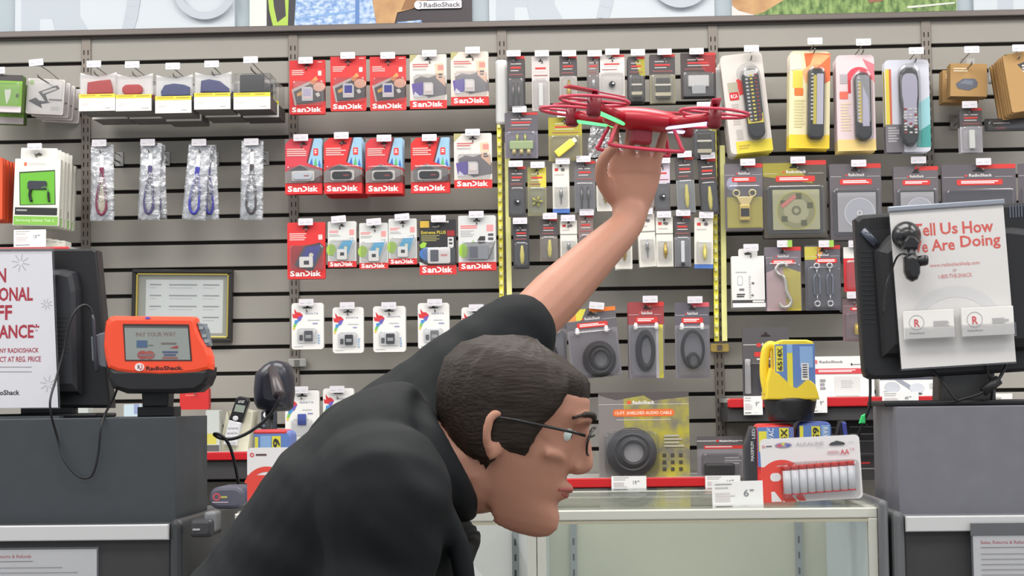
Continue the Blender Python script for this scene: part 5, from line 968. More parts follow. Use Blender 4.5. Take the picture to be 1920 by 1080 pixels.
# ------------------------------------------------------------------ payment terminal
YT = 3.14; cx = 298; c = P(cx, 783, YT+.08); c.z = zct; OG = M(240, 78, 44, .3)
Lt = lambda px, py: (P(px, py, YT).x-c.x, P(px, py, YT).z-zct)
t = thing('payment_terminal', 'orange payment terminal with a grey screen on the left counter', 'payment terminal', c)
off = -.08
m = MB(); m.box(-.034, -.025, 0, .034, .03, .018, BK, .002); m.prism([(-.026, .017), (.022, .017), (.024, .05), (-.028, .05)], -.02, .02, BK, .003); m.build('stand', t)
m = MB(); q = [Lt(*p) for p in ((204, 688), (398, 688), (397, 705), (390, 722), (374, 735), (330, 738), (240, 738), (213, 728), (204, 708))]; m.prism(q[::-1], off-.0145, off+.04, BK, .012); q = [Lt(*p) for p in ((206, 610), (380, 606), (392, 690), (206, 690))]; m.prism(q[::-1], off+.012, off+.038, BK, .004); m.build('base_housing', t)
m = MB(); q = [Lt(*p) for p in ((197, 648), (199, 620), (201, 604), (207, 596), (216, 593), (366, 594), (370, 597), (373, 612), (381, 632), (391, 648), (399, 668), (400, 684), (399, 693), (376, 699), (340, 704), (300, 705), (255, 702), (222, 697), (205, 690), (200, 672))]; m.prism(q[::-1], off-.016, off+.014, OG, .008)
face = m
a = Lt(343, 694); b_ = Lt(278, 687); m.text('RadioShack.', b_[0], a[1], a[0]+.004, b_[1], off-.0166, M(60, 22, 20), .03); cc = Lt(266, 688.5); m.prism(ell(cc[0], cc[1], .0085, .0072), off-.0175, off-.016, M(236, 226, 226, .3)); m.ring(cc[0], cc[1]+.0003, .0042, .0058, off-.0178, M(206, 60, 70), -80, 60, 12); m.text('R', cc[0]-.0032, cc[1]-.004, cc[0]+.002, cc[1]+.0035, off-.0178, M(90, 60, 70), .02); cc = Lt(281, 597); m.prism(ell(cc[0], cc[1], .005, .0022), off-.0168, off-.016, M(96, 90, 190, .3)); fo = m.build('front_cover', t)
m = MB(); q = [Lt(*p) for p in ((235, 608), (358, 609), (364, 677), (239, 677))]; m.prism(q[::-1], off-.0172, off-.012, M(60, 40, 38, .4)); q = [Lt(*p) for p in ((238, 612), (356, 613), (361, 675), (241, 675))]; m.prism(q[::-1], off-.0178, off-.012, M(142, 148, 144, .25)); yq = off-.0182
q = [Lt(*p) for p in ((238, 612), (356, 613), (356.5, 616), (238.3, 615))]; m.poly(q[::-1], yq, M(84, 88, 88))
def px(m, pts, mt, y=yq-.0003): m.poly([Lt(*p) for p in pts][::-1], y, mt)
a = Lt(260, 632); b_ = Lt(334, 623); m.text('PAY YOUR WAY', a[0], a[1], b_[0], b_[1], yq, M(126, 106, 104), .01)
px(m, ((261, 639), (281, 639), (281, 652), (261, 652)), M(72, 96, 128)); px(m, ((283, 647), (292, 647), (292, 649), (283, 649)), M(110, 114, 112)); px(m, ((307, 643), (335, 643), (335, 646), (307, 646)), M(112, 102, 100)); px(m, ((322, 653), (338, 648), (338, 654)), M(150, 70, 66))
cc = Lt(272, 666); m.poly(ell(cc[0], cc[1], .0095, .0075), yq-.0003, M(156, 74, 72)); cc = Lt(285, 666); m.poly(ell(cc[0], cc[1], .0095, .0075), yq-.0004, M(156, 86, 78)); px(m, ((264, 665), (294, 665), (294, 668), (264, 668)), M(120, 112, 120), yq-.0006)
px(m, ((309, 659), (338, 659), (338, 662), (309, 662)), M(70, 84, 120)); px(m, ((312, 664), (334, 664), (334, 668), (312, 668)), M(84, 90, 120)); px(m, ((309, 670), (338, 670), (338, 673), (309, 673)), M(150, 84, 78)); m.build('screen', fo)
m = MB(); q = [Lt(*p) for p in ((371, 605), (384, 607), (390, 617), (396, 648), (390, 652), (381, 634))]; m.prism(q[::-1], off-.012, off+.012, M(104, 112, 120, .4), .003)
for fx, fy in ((380, 615), (386, 630), (390, 640)): cc = Lt(fx, fy); m.prism(rr(cc[0]-.004, cc[1]-.003, cc[0]+.004, cc[1]+.003, .0015), off-.0135, off-.011, M(150, 156, 160, .4))
m.build('keypad', t)
m = MB(); q = [Lt(*p) for p in ((188, 625), (200, 622), (202, 690), (190, 688), (173, 676), (171, 632))]; m.prism(q[::-1], off-.004, off+.012, M(104, 110, 118, .4), .003); m.build('stylus_holder', t)
m = MB(); t = thing('stylus', 'grey stylus with a looping black cord beside the terminal', 'stylus', c); p3 = lambda px_, py_, y: Vector((P(px_, py_, YT).x-c.x, y, P(px_, py_, YT).z-zct))
m.tube([p3(176, 590, off-.01), p3(178, 600, off-.01), p3(182, 660, off-.01), p3(184, 694, off-.01), p3(185, 698, off-.01)], [.002, .0035, .0035, .0045, .002], M(56, 58, 66, .3, .3), 8); m.build('stylus', t)
m = MB(); m.tube(catmull([p3(a, b_, y) for a, b_, y in ((176, 590, off-.01), (172, 578, off-.012), (163, 573, off-.02), (152, 583, off-.03), (141, 608, off-.035), (130, 660, off-.035), (121, 710, off-.05), (119, 760, off-.08), (124, 820, -.132), (138, 862, -.135), (160, 888, -.135), (178, 894, -.135), (191, 884, -.135), (200, 850, -.135), (206, 790, -.13), (208, 745, -.06), (210, 715, -.03))], 7), .0022, BK, 7); m.build('stylus_cord', t)
# ------------------------------------------------------------------ scanner
YQ = 3.42; c = P(512, 860, YQ); c.z = zc; Lq = lambda px, py: (P(px, py, YQ).x-c.x, P(px, py, YQ).z-zc)
t = thing('barcode_scanner', 'black barcode scanner on a stand between terminal and jacket', 'scanner', c); DK = M(36, 37, 48, .3)
m = MB(); q = [Lq(*p) for p in ((496, 685), (507, 678), (520, 676), (533, 679), (541, 688), (545, 704), (546, 735), (543, 763), (536, 771), (505, 772), (484, 766), (478, 755), (477, 730), (480, 700))]; m.prism(q[::-1], -.03, .045, DK, .022, smooth=True); hd = m.build('scan_head', t)
m = MB(); a, b_, d_ = Lq(515, 692), Lq(528, 718), Lq(538, 740); m.tube([(a[0], -.028, a[1]), (b_[0], -.06, b_[1]), (d_[0], -.085, d_[1]), (d_[0]+.001, -.088, d_[1]-.004)], [.009, .0115, .0125, .0105], M(58, 50, 52, .35), 12); m.build('handle', t)
m = MB(); a = Lq(505, 770); m.tube([(a[0], 0, a[1]), (a[0]-.002, .01, a[1]*.5), (a[0], .01, .012)], .008, BK, 10); m.lathe([(.05, 0), (.05, .006), (.03, .012), (.01, .016)], (a[0], .01, 0), (0, 0, 1), BK, 24); m.build('stand', t)
m = MB(); pts = [(538, 741, -.088), (537, 752, -.09), (530, 765, -.085), (510, 788, -.08), (480, 810, -.08), (452, 821, -.08), (430, 820, -.08), (419, 813, -.085), (427, 812, -.09), (438, 819, -.09), (446, 834, -.08), (452, 860, -.07), (455, 895, -.05), (457, 940, -.03)]
m.tube(catmull([(Lq(a, b_)[0], y, Lq(a, b_)[1]) for a, b_, y in pts], 6), .0032, BK, 8); m.build('cable', t)
# ------------------------------------------------------------------ right monitor, sign, camera mount
YR = 3.06; zcr = zz(1800, 761, YC); cx, cy = 1800, 545; RO = 3.2
c = P(1805, 761, YC); T0 = Vector((c.x, 3.2, zcr)); t = thing('monitor', 'large black monitor seen from behind on the right counter', 'monitor', T0)
Lr = lambda px, py, Y=3.12: (P(px, py, Y).x-T0.x, P(px, py, Y).z-zcr)
m = MB(); q = [Lr(*p, 3.14) for p in ((1603, 410), (1611, 560), (1620, 695), (1624, 706), (1634, 711), (1700, 709), (1985, 693), (1998, 684), (1988, 380), (1980, 374), (1900, 380), (1612, 403))]; m.prism(q, -.06, -.025, BK, .008); m.build('housing', t)
m = MB(); q = [Lr(*p, 3.12) for p in ((1640, 470), (1655, 670), (1960, 655), (1945, 430), (1900, 425), (1668, 440))]; m.prism(q, -.095, -.055, BK, .022)
for i in range(10): a = Lr(1640+5.5*i, 425-.4*i, 3.1); m.box(a[0], -.0615, a[1], a[0]+.002, -.0598, a[1]+.02, BLACK)
for i in range(8): a = Lr(1903+5.5*i, 404-.4*i, 3.1); m.box(a[0], -.0615, a[1], a[0]+.0025, -.0598, a[1]+.022, M(90, 96, 108, .3))
for i in range(16): a = Lr(1618+i*.5, 470+9*i, 3.1); m.box(a[0], -.0613, a[1], a[0]+.022, -.0598, a[1]+.0022, M(34, 34, 36, .3))
a0, b0 = Lr(1621, 430), Lr(1645, 458); m.tube([(a0[0], -.062, a0[1]), (b0[0], -.07, b0[1])], .007, M(58, 64, 78, .25), 10); q = [Lr(*p) for p in ((1651, 580), (1665, 579), (1667, 602), (1652, 603))]; m.prism(q, -.064, -.058, M(44, 44, 46, .3), .002)
m.build('back_cover', t)
m = MB(); q = [Lr(*p, 3.18) for p in ((1756, 757), (1862, 755), (1858, 684), (1758, 687))]; m.prism(q, -.05, .02, M(56, 55, 55, .4), .006); 
for fx in (1774, 1836): a = Lr(fx, 697, 3.16); m.lathe([(.005, 0), (.005, .003)], (a[0], -.05, a[1]), (0, -1, 0), BK, 10)
m.build('neck', t); m = MB(); m.prism(rr(-.13, 0, .13, .01, .004), -.07, .12, BK, .003); m.build('stand_base', t)
cab = lambda pts, r, nm: (lambda mm: (mm.tube(catmull([(Lr(a, b_, 3.1)[0], y, Lr(a, b_, 3.1)[1]) for a, b_, y in pts], 6), r, BK, 8), mm.build(nm, t)))(MB())
cab([(1893, 682, -.08), (1880, 705, -.085), (1866, 722, -.09), (1840, 738, -.09), (1812, 747, -.09), (1785, 755, -.085)], .003, 'cable'); cab([(1750, 688, -.07), (1770, 715, -.085), (1790, 744, -.09), (1796, 750, -.09)], .0022, 'cable'); cab([(1856, 680, -.07), (1862, 705, -.07), (1866, 722, -.08), (1868, 752, -.06)], .0022, 'cable')
m = MB(); a, b_ = Lr(1846, 734, 3.1), Lr(1876, 712, 3.1); m.tube([(a[0], -.09, a[1]), (b_[0], -.087, b_[1])], .009, BK, 12); m.build('ferrite_bead', t)
t = thing('power_cable', 'thin black cable with a green plug hanging beside the right counter', 'cable', T0); m = MB(); m.tube(catmull([(Lr(a, b_)[0], y, Lr(a, b_)[1]) for a, b_, y in ((1640, 705, -.03), (1640, 740, -.03), (1637, 768, -.03), (1628, 795, -.02), (1622, 815, -.01), (1621, 850, 0), (1620, 900, .02))], 6), .0026, BK, 7); m.build('hanging_cable', t)
m = MB(); a = Lr(1626, 786); m.prism([(a[0]-.006, a[1]-.008), (a[0]+.005, a[1]-.008), (a[0]+.005, a[1]+.009), (a[0]-.001, a[1]+.006)], -.03, -.018, M(46, 196, 106, .4), .002); m.build('green_plug', t)
YG_ = 3.095; cS = P(1797, 686, YG_); t = thing('feedback_sign', 'white sign asking how we are doing, fixed to the monitor back', 'sign', cS, None, (0, rad(-2.9), 0))
GR = math.degrees(ROLL)
def Lg(px, py):
    a = P(px, py, YG_)-cS; th = rad(-2.9); x, z = a.x, a.z
    return (x*math.cos(th)-z*math.sin(th), x*math.sin(th)+z*math.cos(th))
PAP = M(214, 212, 210, .45); TR_ = M(206, 92, 84, .5); w2 = Lg(1905, 678)[0]; h2 = Lg(1673, 398)[1]; w1 = Lg(1690, 685)[0]
m = MB(); m.box(w1, -.0008, .001, w2, .0008, h2, PAP)
def tg(s_, cx, cy, w, h, mt, b=.018): a = Lg(cx, cy); k = YG_/FPX; m.text(s_, a[0]-w*k/2, a[1]-h*k/2, a[0]+w*k/2, a[1]+h*k/2, -.0012, mt, b)
tg('Tell', 1733, 431, 40, 24, TR_); tg('Us', 1779, 428, 32, 22, TR_); tg('How', 1833, 425, 57, 23, TR_); tg('We', 1721, 463, 36, 23, TR_); tg('Are', 1768, 459, 43, 22, TR_); tg('Doing', 1838, 454, 74, 28, TR_)
tg('www.radioshackhelp.com', 1790, 496, 92, 9, M(206, 130, 130), .004); tg('or', 1790, 507, 7, 5, M(190, 130, 130), 0); tg('1-800-THE-SHACK', 1791, 517, 62, 8, M(206, 130, 130), .004)
a = Lg(1794, 630); m.ring(a[0], a[1], .068, .088, -.0011, M(206, 205, 205, .45), 0, 180, 40); m.build('paper', t)
m = MB(); m.box(w1-.001, .0012, -.002, w2+.001, .0035, h2+.002, CLR); m.box(w1-.002, -.006, h2+.0005, w2+.002, .0035, h2+.01, M(150, 156, 166, .25, .4), .002); m.build('clear_holder', t)
for i, (x0, y0, x1, y1, lb) in enumerate(((1698, 582, 1790, 634, 'stack of white business cards on the sign, left one'), (1806, 576, 1902, 629, 'stack of white business cards on the sign, right one'))):
    a = P((x0+x1)/2, y1, YG_-.018); k = (YG_-.018)/FPX; w, h = (x1-x0)*k, (y1-y0)*k
    t = thing('business_cards', lb, 'business cards', a, 'business card stacks', (0, rad(-2.0), 0))
    m = MB(); m.box(-w/2, 0, 0, w/2, .009, h, M(232, 230, 226, .5), .0006); m.gfx(w, h, [('g', .25, .42, .14, .152, M(176, 170, 170)), ('t', .2, .3, .31, .58, 'R', M(206, 90, 98), .02), ('t', .1, .77, .4, .83, 'RadioShack', M(130, 126, 126), .01), ('l', .58, .4, .9, .6, 4, M(180, 178, 178))], -.0005); m.build('card_stack', t)
    m = MB(); m.box(-w/2-.002, -.003, -.003, w/2+.002, -.0015, h*.42, CLR); m.box(-w/2-.002, -.003, -.003, w/2+.002, .014, -.0012, CLR); m.build('clear_pocket', t)
# camera on its suction mount
YC_ = 3.076; kk = YC_/FPX; cS2 = P(1702, 441, YC_); t = thing('suction_camera', 'black camera hanging from a suction cup stuck over the sign', 'camera', cS2); GB = M(26, 26, 28, .25)
m = MB(); m.lathe([(27*kk, -.014), (27.5*kk, -.012), (25*kk, -.004), (16*kk, .006), (9*kk, .012), (4*kk, .013)], (0, 0, 0), (0, -1, 0), GB, 32); m.build('suction_cup', t)
LL = lambda px, py: (P(px, py, YC_).x-cS2.x, P(px, py, YC_).z-cS2.z)
m = MB(); q = [LL(*p) for p in ((1688, 470), (1716, 470), (1718, 456), (1712, 447), (1698, 444), (1690, 454))]; m.prism(q, -.03, -.008, GB, .004); a, b_ = LL(1704, 470), LL(1706, 486); m.tube([(a[0], -.022, a[1]), (b_[0], -.024, b_[1])], .007, M(70, 70, 74, .25, .4), 10); m.build('bracket', t)
m = MB(); q = [LL(*p) for p in ((1690, 484), (1691, 512), (1696, 524), (1706, 530), (1715, 526), (1720, 514), (1720, 496), (1716, 482), (1704, 478))]; m.prism(q, -.036, -.014, GB, .008); a, b_ = LL(1712, 493), LL(1734, 490); m.tube([(a[0], -.026, a[1]), (b_[0]-.004, -.026, b_[1]), (b_[0], -.026, b_[1])], [.009, .0095, .008], GB, 14); m.build('camera_body', t)
m = MB(); m.tube(catmull([(LL(a, b_)[0], y, LL(a, b_)[1]) for a, b_, y in ((1696, 480, -.025), (1686, 478, -.025), (1677, 486, -.02), (1670, 510, -.005), (1660, 540, -.004), (1655, 590, -.004))], 5), .0018, GB, 6); m.build('cable', t)
# ------------------------------------------------------------------ person with a raised arm
def fuse(mb, name, parent, vox, mat, smooth=6, loc=None):
    """one continuous closed surface from overlapping pieces"""
    o = mb.build(name, None)
    r = o.modifiers.new('r', 'REMESH'); r.mode = 'VOXEL'; r.voxel_size = vox
    s = o.modifiers.new('s', 'SMOOTH'); s.iterations = smooth; s.factor = .5
    dg = bpy.context.evaluated_depsgraph_get(); dg.update()
    me = bpy.data.meshes.new_from_object(o.evaluated_get(dg)); o.modifiers.clear(); o.data = me
    me.materials.clear(); me.materials.append(mat); me.polygons.foreach_set('use_smooth', [True]*len(me.polygons)); me.polygons.foreach_set('material_index', [0]*len(me.polygons))
    if parent: o.parent = parent
    return o
from mathutils import noise as mnoise
def wrinkle(o, amp):
    vs = [v.co.copy() for v in o.data.vertices]; ns = [v.vector.copy() for v in o.data.vertex_normals]; out = []
    for p, nn_ in zip(vs, ns):
        n = mnoise.noise(Vector((p.x*13, p.y*9, p.z*13)))*.6+mnoise.noise(Vector(((p.x+p.z)*24, p.y*12, (p.z-p.x)*9)))*.55
        out += list(p+nn_*(amp*n))
    o.data.vertices.foreach_set('co', out); o.data.update()
PB = P(330, 2741, 2.32); PB.z = 0
J = lambda px, py, Y: P(px, py, Y)-PB
def loft(m, cs, mat, n=28, k=6):
    """cs: (centre, lateral half width, half depth) along a bent trunk lying in the XZ plane"""
    C = catmull([c[0] for c in cs], k); N = len(C)-1; vs = []
    for i, p in enumerate(C):
        f = i/k; a = min(len(cs)-1, int(f)); b = min(len(cs)-1, a+1); q = f-a
        la = cs[a][1]*(1-q)+cs[b][1]*q; de = cs[a][2]*(1-q)+cs[b][2]*q
        t = C[min(N, i+1)]-C[max(0, i-1)]; t.y = 0; t.normalize(); nrm = Vector((-t.z, 0, t.x))
        for j in range(n):
            w = 2*math.pi*j/n; cw, sw = math.cos(w), math.sin(w)
            vs.append(tuple(p+Vector((0, 1, 0))*(la*math.copysign(abs(cw)**.85, cw))+nrm*(de*math.copysign(abs(sw)**.85, sw))))
    fs = [(i*n+j, i*n+(j+1) % n, (i+1)*n+(j+1) % n, (i+1)*n+j) for i in range(N) for j in range(n)]
    m.add(vs, fs+[tuple(reversed(range(n))), tuple(range(N*n, N*n+n))], mat, True)
def limb(m, pts, mat, n=14, k=6):
    C = catmull([p[0] for p in pts], k); r = []
    for i in range(len(C)):
        f = i/k; a = min(len(pts)-1, int(f)); b = min(len(pts)-1, a+1); q = f-a; r.append(pts[a][1]*(1-q)+pts[b][1]*q)
    m.tube(C, r, mat, n)
    for p, rr_ in (pts[0], pts[-1]): m.lathe([(rr_*math.sin(math.pi*i/8)+1e-4, -rr_*math.cos(math.pi*i/8)) for i in range(9)], p, (0, 0, 1), mat, n)
SKIN = M(176, 127, 106, .5, 0, .35); JK = M(12, 16, 19, .75, 0, .25, 40); HR = M(30, 22, 16, .55, 0, .3)
_nt = HR.node_tree; _p = _nt.nodes['Principled BSDF']; _tc = _nt.nodes.new('ShaderNodeTexCoord'); _mp = _nt.nodes.new('ShaderNodeMapping'); _mp.inputs['Scale'].default_value = (35, 260, 260)
_n = _nt.nodes.new('ShaderNodeTexNoise'); _n.inputs['Scale'].default_value = 1; _n.inputs['Detail'].default_value = 3; _b = _nt.nodes.new('ShaderNodeBump'); _b.inputs['Strength'].default_value = .4; _b.inputs['Distance'].default_value = .004
_r = _nt.nodes.new('ShaderNodeValToRGB'); _r.color_ramp.elements[0].color = (.006, .004, .003, 1); _r.color_ramp.elements[1].color = (.035, .022, .014, 1)
for _a, _c in ((_tc.outputs['Object'], _mp.inputs[0]), (_mp.outputs[0], _n.inputs['Vector']), (_n.outputs['Fac'], _b.inputs['Height']), (_b.outputs[0], _p.inputs['Normal']), (_n.outputs['Fac'], _r.inputs[0]), (_r.outputs[0], _p.inputs['Base Color'])): _nt.links.new(_a, _c); TRO = M(40, 42, 48, .8)
pers = thing('person', 'person in a dark jacket bending forward with one arm raised under the drone', 'person', PB)
TOR = [(J(375, 1395, 2.32), .17, .125), (J(488, 1232, 2.32), .155, .11), (J(606, 1096, 2.32), .17, .116), (J(702, 968, 2.32), .19, .12), (J(765, 880, 2.32), .165, .1), (J(815, 858, 2.32), .075, .07)]
HC = J(962, 822, 2.32); HP = rad(15)
m = MB(); loft(m, [(a, b*.92, c*.9) for a, b, c in TOR], SKIN)
limb(m, [(J(790, 872, 2.32), .066), (J(850, 880, 2.32), .06), (J(905, 880, 2.32), .058)], SKIN)
NS, NE, NW = J(720, 935, 2.15), J(700, 1200, 2.1), J(850, 1420, 2.12)
limb(m, [(NS, .05), ((NS+NE)/2, .046), (NE, .038), ((NE+NW)/2, .036), (NW, .026)], SKIN)
FS, FE, FW = J(775, 795, 2.48), J(985, 612, 2.58), J(1172, 425, 2.715)
limb(m, [(FS, .052), ((FS+FE)/2, .046), (FE, .04)], SKIN)
limb(m, [(FE, .04), (FE.lerp(FW, .3), .041), (FE.lerp(FW, .7), .033), (FW, .026), (J(1181, 398, 2.727), .027)], SKIN)
# legs
for yo, hx, kx, ax in ((-.09, 385, 450, 270), (.09, 385, 350, 440)):
    hp, kn, an = J(hx, 1370, 2.32+yo), J(kx, 2030, 2.32+yo), J(ax, 2610, 2.32+yo)
    limb(m, [(hp, .085), ((hp+kn)/2, .07), (kn, .052), (kn.lerp(an, .35), .053), (an, .036)], SKIN)
# head: rows of the profile (height, front, back, half width)
ROW = [(-.118, .062, .04, .014), (-.112, .078, .022, .026), (-.1, .086, .004, .036), (-.085, .085, -.014, .044), (-.068, .077, -.034, .052), (-.05, .081, -.054, .058), (-.03, .081, -.07, .064), (-.01, .084, -.086, .068), (.012, .081, -.095, .071), (.03, .081, -.1, .073), (.048, .09, -.102, .075), (.072, .087, -.1, .073), (.095, .066, -.086, .062), (.11, .036, -.062, .044), (.118, .005, -.03, .02)]
HX = Matrix.Translation(HC) @ Matrix.Rotation(HP, 4, 'Y')
def head_loft(m, rows, mat, fn=None, n=40):
    vs = []
    for z, f, b, hw in rows:
        cx = -.005; 
        for j in range(n):
            w = 2*math.pi*j/n; c, s_ = math.cos(w), math.sin(w); k = fn(z, w) if fn else 1.0
            vs.append((cx+((f-cx) if c > 0 else (cx-b))*c*k, hw*s_*k, z*(1+(k-1)*.8) if fn else z))
    N = len(rows); m.add(vs, [(i*n+j, i*n+(j+1) % n, (i+1)*n+(j+1) % n, (i+1)*n+j) for i in range(N-1) for j in range(n)]+[tuple(reversed(range(n))), tuple(range((N-1)*n, N*n))], mat, True)
m.X = HX; head_loft(m, ROW, SKIN)
m.tube(catmull([(.08, 0, .05), (.088, 0, .03), (.096, 0, .01), (.102, 0, -.005), (.1, 0, -.014), (.086, 0, -.02)], 5), [.0085]*5+[.0085]*5+[.0085]*5+[.009]*5+[.0085]*5+[.008], SKIN, 10)
m.tube(catmull([(.074, 0, .05), (.08, 0, .02), (.086, 0, -.012)], 4), .0125, SKIN, 10)
for s_ in (-1, 1):
    m.tube([(.086, s_*.009, -.016), (.093, s_*.011, -.015)], .006, SKIN, 8)
    m.tube(catmull([(.074, s_*.04, .043), (.088, s_*.024, .05), (.09, s_*.006, .047)], 4), .0068, SKIN, 8)                                    # brow
    m.tube(catmull([(.045, s_*.058, -.006), (.062, s_*.044, -.006), (.07, s_*.028, -.01)], 4), .007, SKIN, 8)                                   # cheek bone
    m.tube(catmull([(-.014, s_*.07, .03), (-.03, s_*.083, .024), (-.03, s_*.082, -.004), (-.016, s_*.073, -.03)], 5), .0065, SKIN, 8)           # ear rim
    m.tube([(-.012, s_*.068, .02), (-.014, s_*.07, -.022)], .009, SKIN, 8)
m.tube(catmull([(.07, -.022, -.046), (.086, -.008, -.043), (.088, 0, -.045), (.086, .008, -.043), (.07, .022, -.046)], 4), .005, SKIN, 8)
m.tube(catmull([(.068, -.02, -.053), (.083, 0, -.056), (.068, .02, -.053)], 4), .006, SKIN, 8)
m.X = Matrix.Identity(4)
# raised hand: palm, four fingers, thumb
YH = 2.727; PW = J(1181, 398, YH); up = (J(1190, 318, YH)-PW); U = up.normalized(); A = Vector((1, .15, 0)).normalized(); A = (A-U*A.dot(U)).normalized(); N_ = A.cross(U)   # N_ points to the viewer or away
if N_.y > 0: N_ = -N_
vs = []; nn = 14
for d, wd_, th_ in ((-.012, .026, .022), (.01, .031, .02), (.035, .039, .018), (.06, .043, .016), (.078, .042, .013), (.086, .038, .01)):
    vs += [tuple(PW+U*d+A*(wd_*math.cos(2*math.pi*j/nn))+N_*(th_*math.sin(2*math.pi*j/nn)*.9)) for j in range(nn)]
m.add(vs, [(i*nn+j, i*nn+(j+1) % nn, (i+1)*nn+(j+1) % nn, (i+1)*nn+j) for i in range(5) for j in range(nn)]+[tuple(reversed(range(nn))), tuple(range(5*nn, 6*nn))], SKIN, True)
FING = []
for off, ln, sp in ((-.0335, .066, -.10), (-.0112, .076, -.03), (.0112, .072, .04), (.0325, .056, .13)):
    b0 = PW+U*.078+A*off; d0 = (U+A*sp).normalized(); pts = [b0-U*.014, b0, b0+d0*ln*.42-N_*.003, b0+d0*ln*.74-N_*.001, b0+d0*ln*.96+N_*.004]
    limb(m, [(pts[0], .0092), (pts[1], .0092), (pts[2], .0085), (pts[3], .008), (pts[4], .0068)], SKIN, 10, 4); FING.append((pts[3], pts[4]))
tb = PW+U*.022-A*.03; tpts = [tb, tb+(-A*.022+U*.022+N_*.016), tb+(-A*.026+U*.048+N_*.036), tb+(-A*.012+U*.07+N_*.052)]
limb(m, [(tpts[0], .014), (tpts[1], .0115), (tpts[2], .0098), (tpts[3], .0078)], SKIN, 10, 4)
# lowered hand
b0 = NW; D = (NW-NE).normalized(); A2 = Vector((0, 1, 0)); N2 = D.cross(A2)
vs = []
for d, wd_, th_ in ((-.01, .026, .022), (.03, .038, .017), (.07, .042, .014), (.085, .038, .01)):
    vs += [tuple(b0+D*d+A2*(wd_*math.cos(2*math.pi*j/nn))+N2*(th_*math.sin(2*math.pi*j/nn))) for j in range(nn)]
m.add(vs, [(i*nn+j, i*nn+(j+1) % nn, (i+1)*nn+(j+1) % nn, (i+1)*nn+j) for i in range(3) for j in range(nn)]+[tuple(reversed(range(nn))), tuple(range(3*nn, 4*nn))], SKIN, True)
for off, ln in ((-.033, .07), (-.011, .078), (.011, .074), (.033, .058)):
    q = b0+D*.076+A2*off; limb(m, [(q-D*.012, .009), (q+D*ln*.4, .0085), (q+D*ln*.72-N2*.012, .008), (q+D*ln*.9-N2*.03, .0068)], SKIN, 10, 4)
q = b0+D*.02-A2*.03; limb(m, [(q, .014), (q+D*.025-A2*.022, .011), (q+D*.055-A2*.026-N2*.01, .008)], SKIN, 10, 4)
# lips and eyelids
lp = MB(); lp.X = HX; LIPM = M(166, 92, 82, .45)
lp.tube(catmull([(.072, -.021, -.048), (.0875, -.008, -.0455), (.089, 0, -.047), (.0875, .008, -.0455), (.072, .021, -.048)], 4), .0042, LIPM, 8); lp.tube(catmull([(.07, -.02, -.05), (.085, 0, -.0545), (.07, .02, -.05)], 4), .0048, LIPM, 8); lp.build('lips', pers)
for s_ in (-1, 1):
    m.tube(catmull([(.066, s_*.046, .024), (.074, s_*.031, .034), (.074, s_*.017, .026)], 4), .0042, SKIN, 8); m.tube(catmull([(.066, s_*.045, .02), (.073, s_*.031, .013), (.073, s_*.018, .018)], 4), .0042, SKIN, 8)
body = fuse(m, 'body', pers, .0036, SKIN, 5)
# finger nails of the raised hand
# eyes, glasses
for s_ in (-1, 1):
    e = MB(); e.X = HX; e.tube(catmull([(.07, s_*.052, .046), (.084, s_*.038, .054), (.094, s_*.022, .055), (.096, s_*.012, .051)], 4), [.002]*4+[.004]*4+[.0045]*4+[.0035], HR, 8); e.build('eyebrow', pers)
for s_ in (-1, 1):
    e = MB(); e.X = HX; e.lathe([(.0125*math.sin(math.pi*i/8)+1e-4, -.0125*math.cos(math.pi*i/8)) for i in range(9)], (.0625, s_*.031, .024), (1, 0, .0), M(206, 222, 216, .2), 14); e.lathe([(.001, .0122), (.005, .0118), (.0055, .0112)], (.0627, s_*.031, .024), (1, 0, 0), M(56, 40, 30, .2), 12); e.build('eye', pers)
g = MB(); g.X = HX; GB_ = M(22, 22, 24, .3)
for s_ in (-1, 1):
    g.tube([(.101-.25*abs(.021*math.cos(a)+.0), s_*.033+.023*math.cos(a), .022+.018*math.sin(a)) for a in [i*math.pi/10 for i in range(20)]], .0016, GB_, 6, True)
    g.tube([(.09, s_*.056, .028), (.075, s_*.074, .029), (.0, s_*.081, .026), (-.022, s_*.081, .024), (-.036, s_*.08, .006)], .0022, GB_, 6)
g.tube([(.097, -.01, .027), (.102, 0, .03), (.097, .01, .027)], .0016, GB_, 6); g.build('glasses', pers)
# hair
rh = random.Random(3); jit = [rh.uniform(-1, 1) for _ in range(400)]
def hf(z, w):
    c = math.cos(w); ad = abs(math.atan2(math.sin(w), c))/math.pi
    line = .074 if ad < .28 else (.074-.09*(ad-.28)/.12 if ad < .4 else (-.016-.0*(ad) if ad < .5 else -.016-.075*min(1, (ad-.5)/.2)))
    t = max(0, min(1, (z-line)/.014+.35)); i = int(w*18) % 400
    return (.82 if z < -.03 and ad < .75 else .93)+((.15+.05*min(1, ad/.35))+.016*jit[i]+.008*jit[(i*7+int(z*700)) % 400])*t
rows = []
for i in range(len(ROW)-1):
    for q in (0, .33, .66): rows.append(tuple(ROW[i][j]*(1-q)+ROW[i+1][j]*q for j in range(4)))
rows.append(ROW[-1]); rows.append((.121, .001, -.012, .008))
h = MB(); h.X = HX; head_loft(h, rows, HR, hf, 90); h.build('hair', pers)
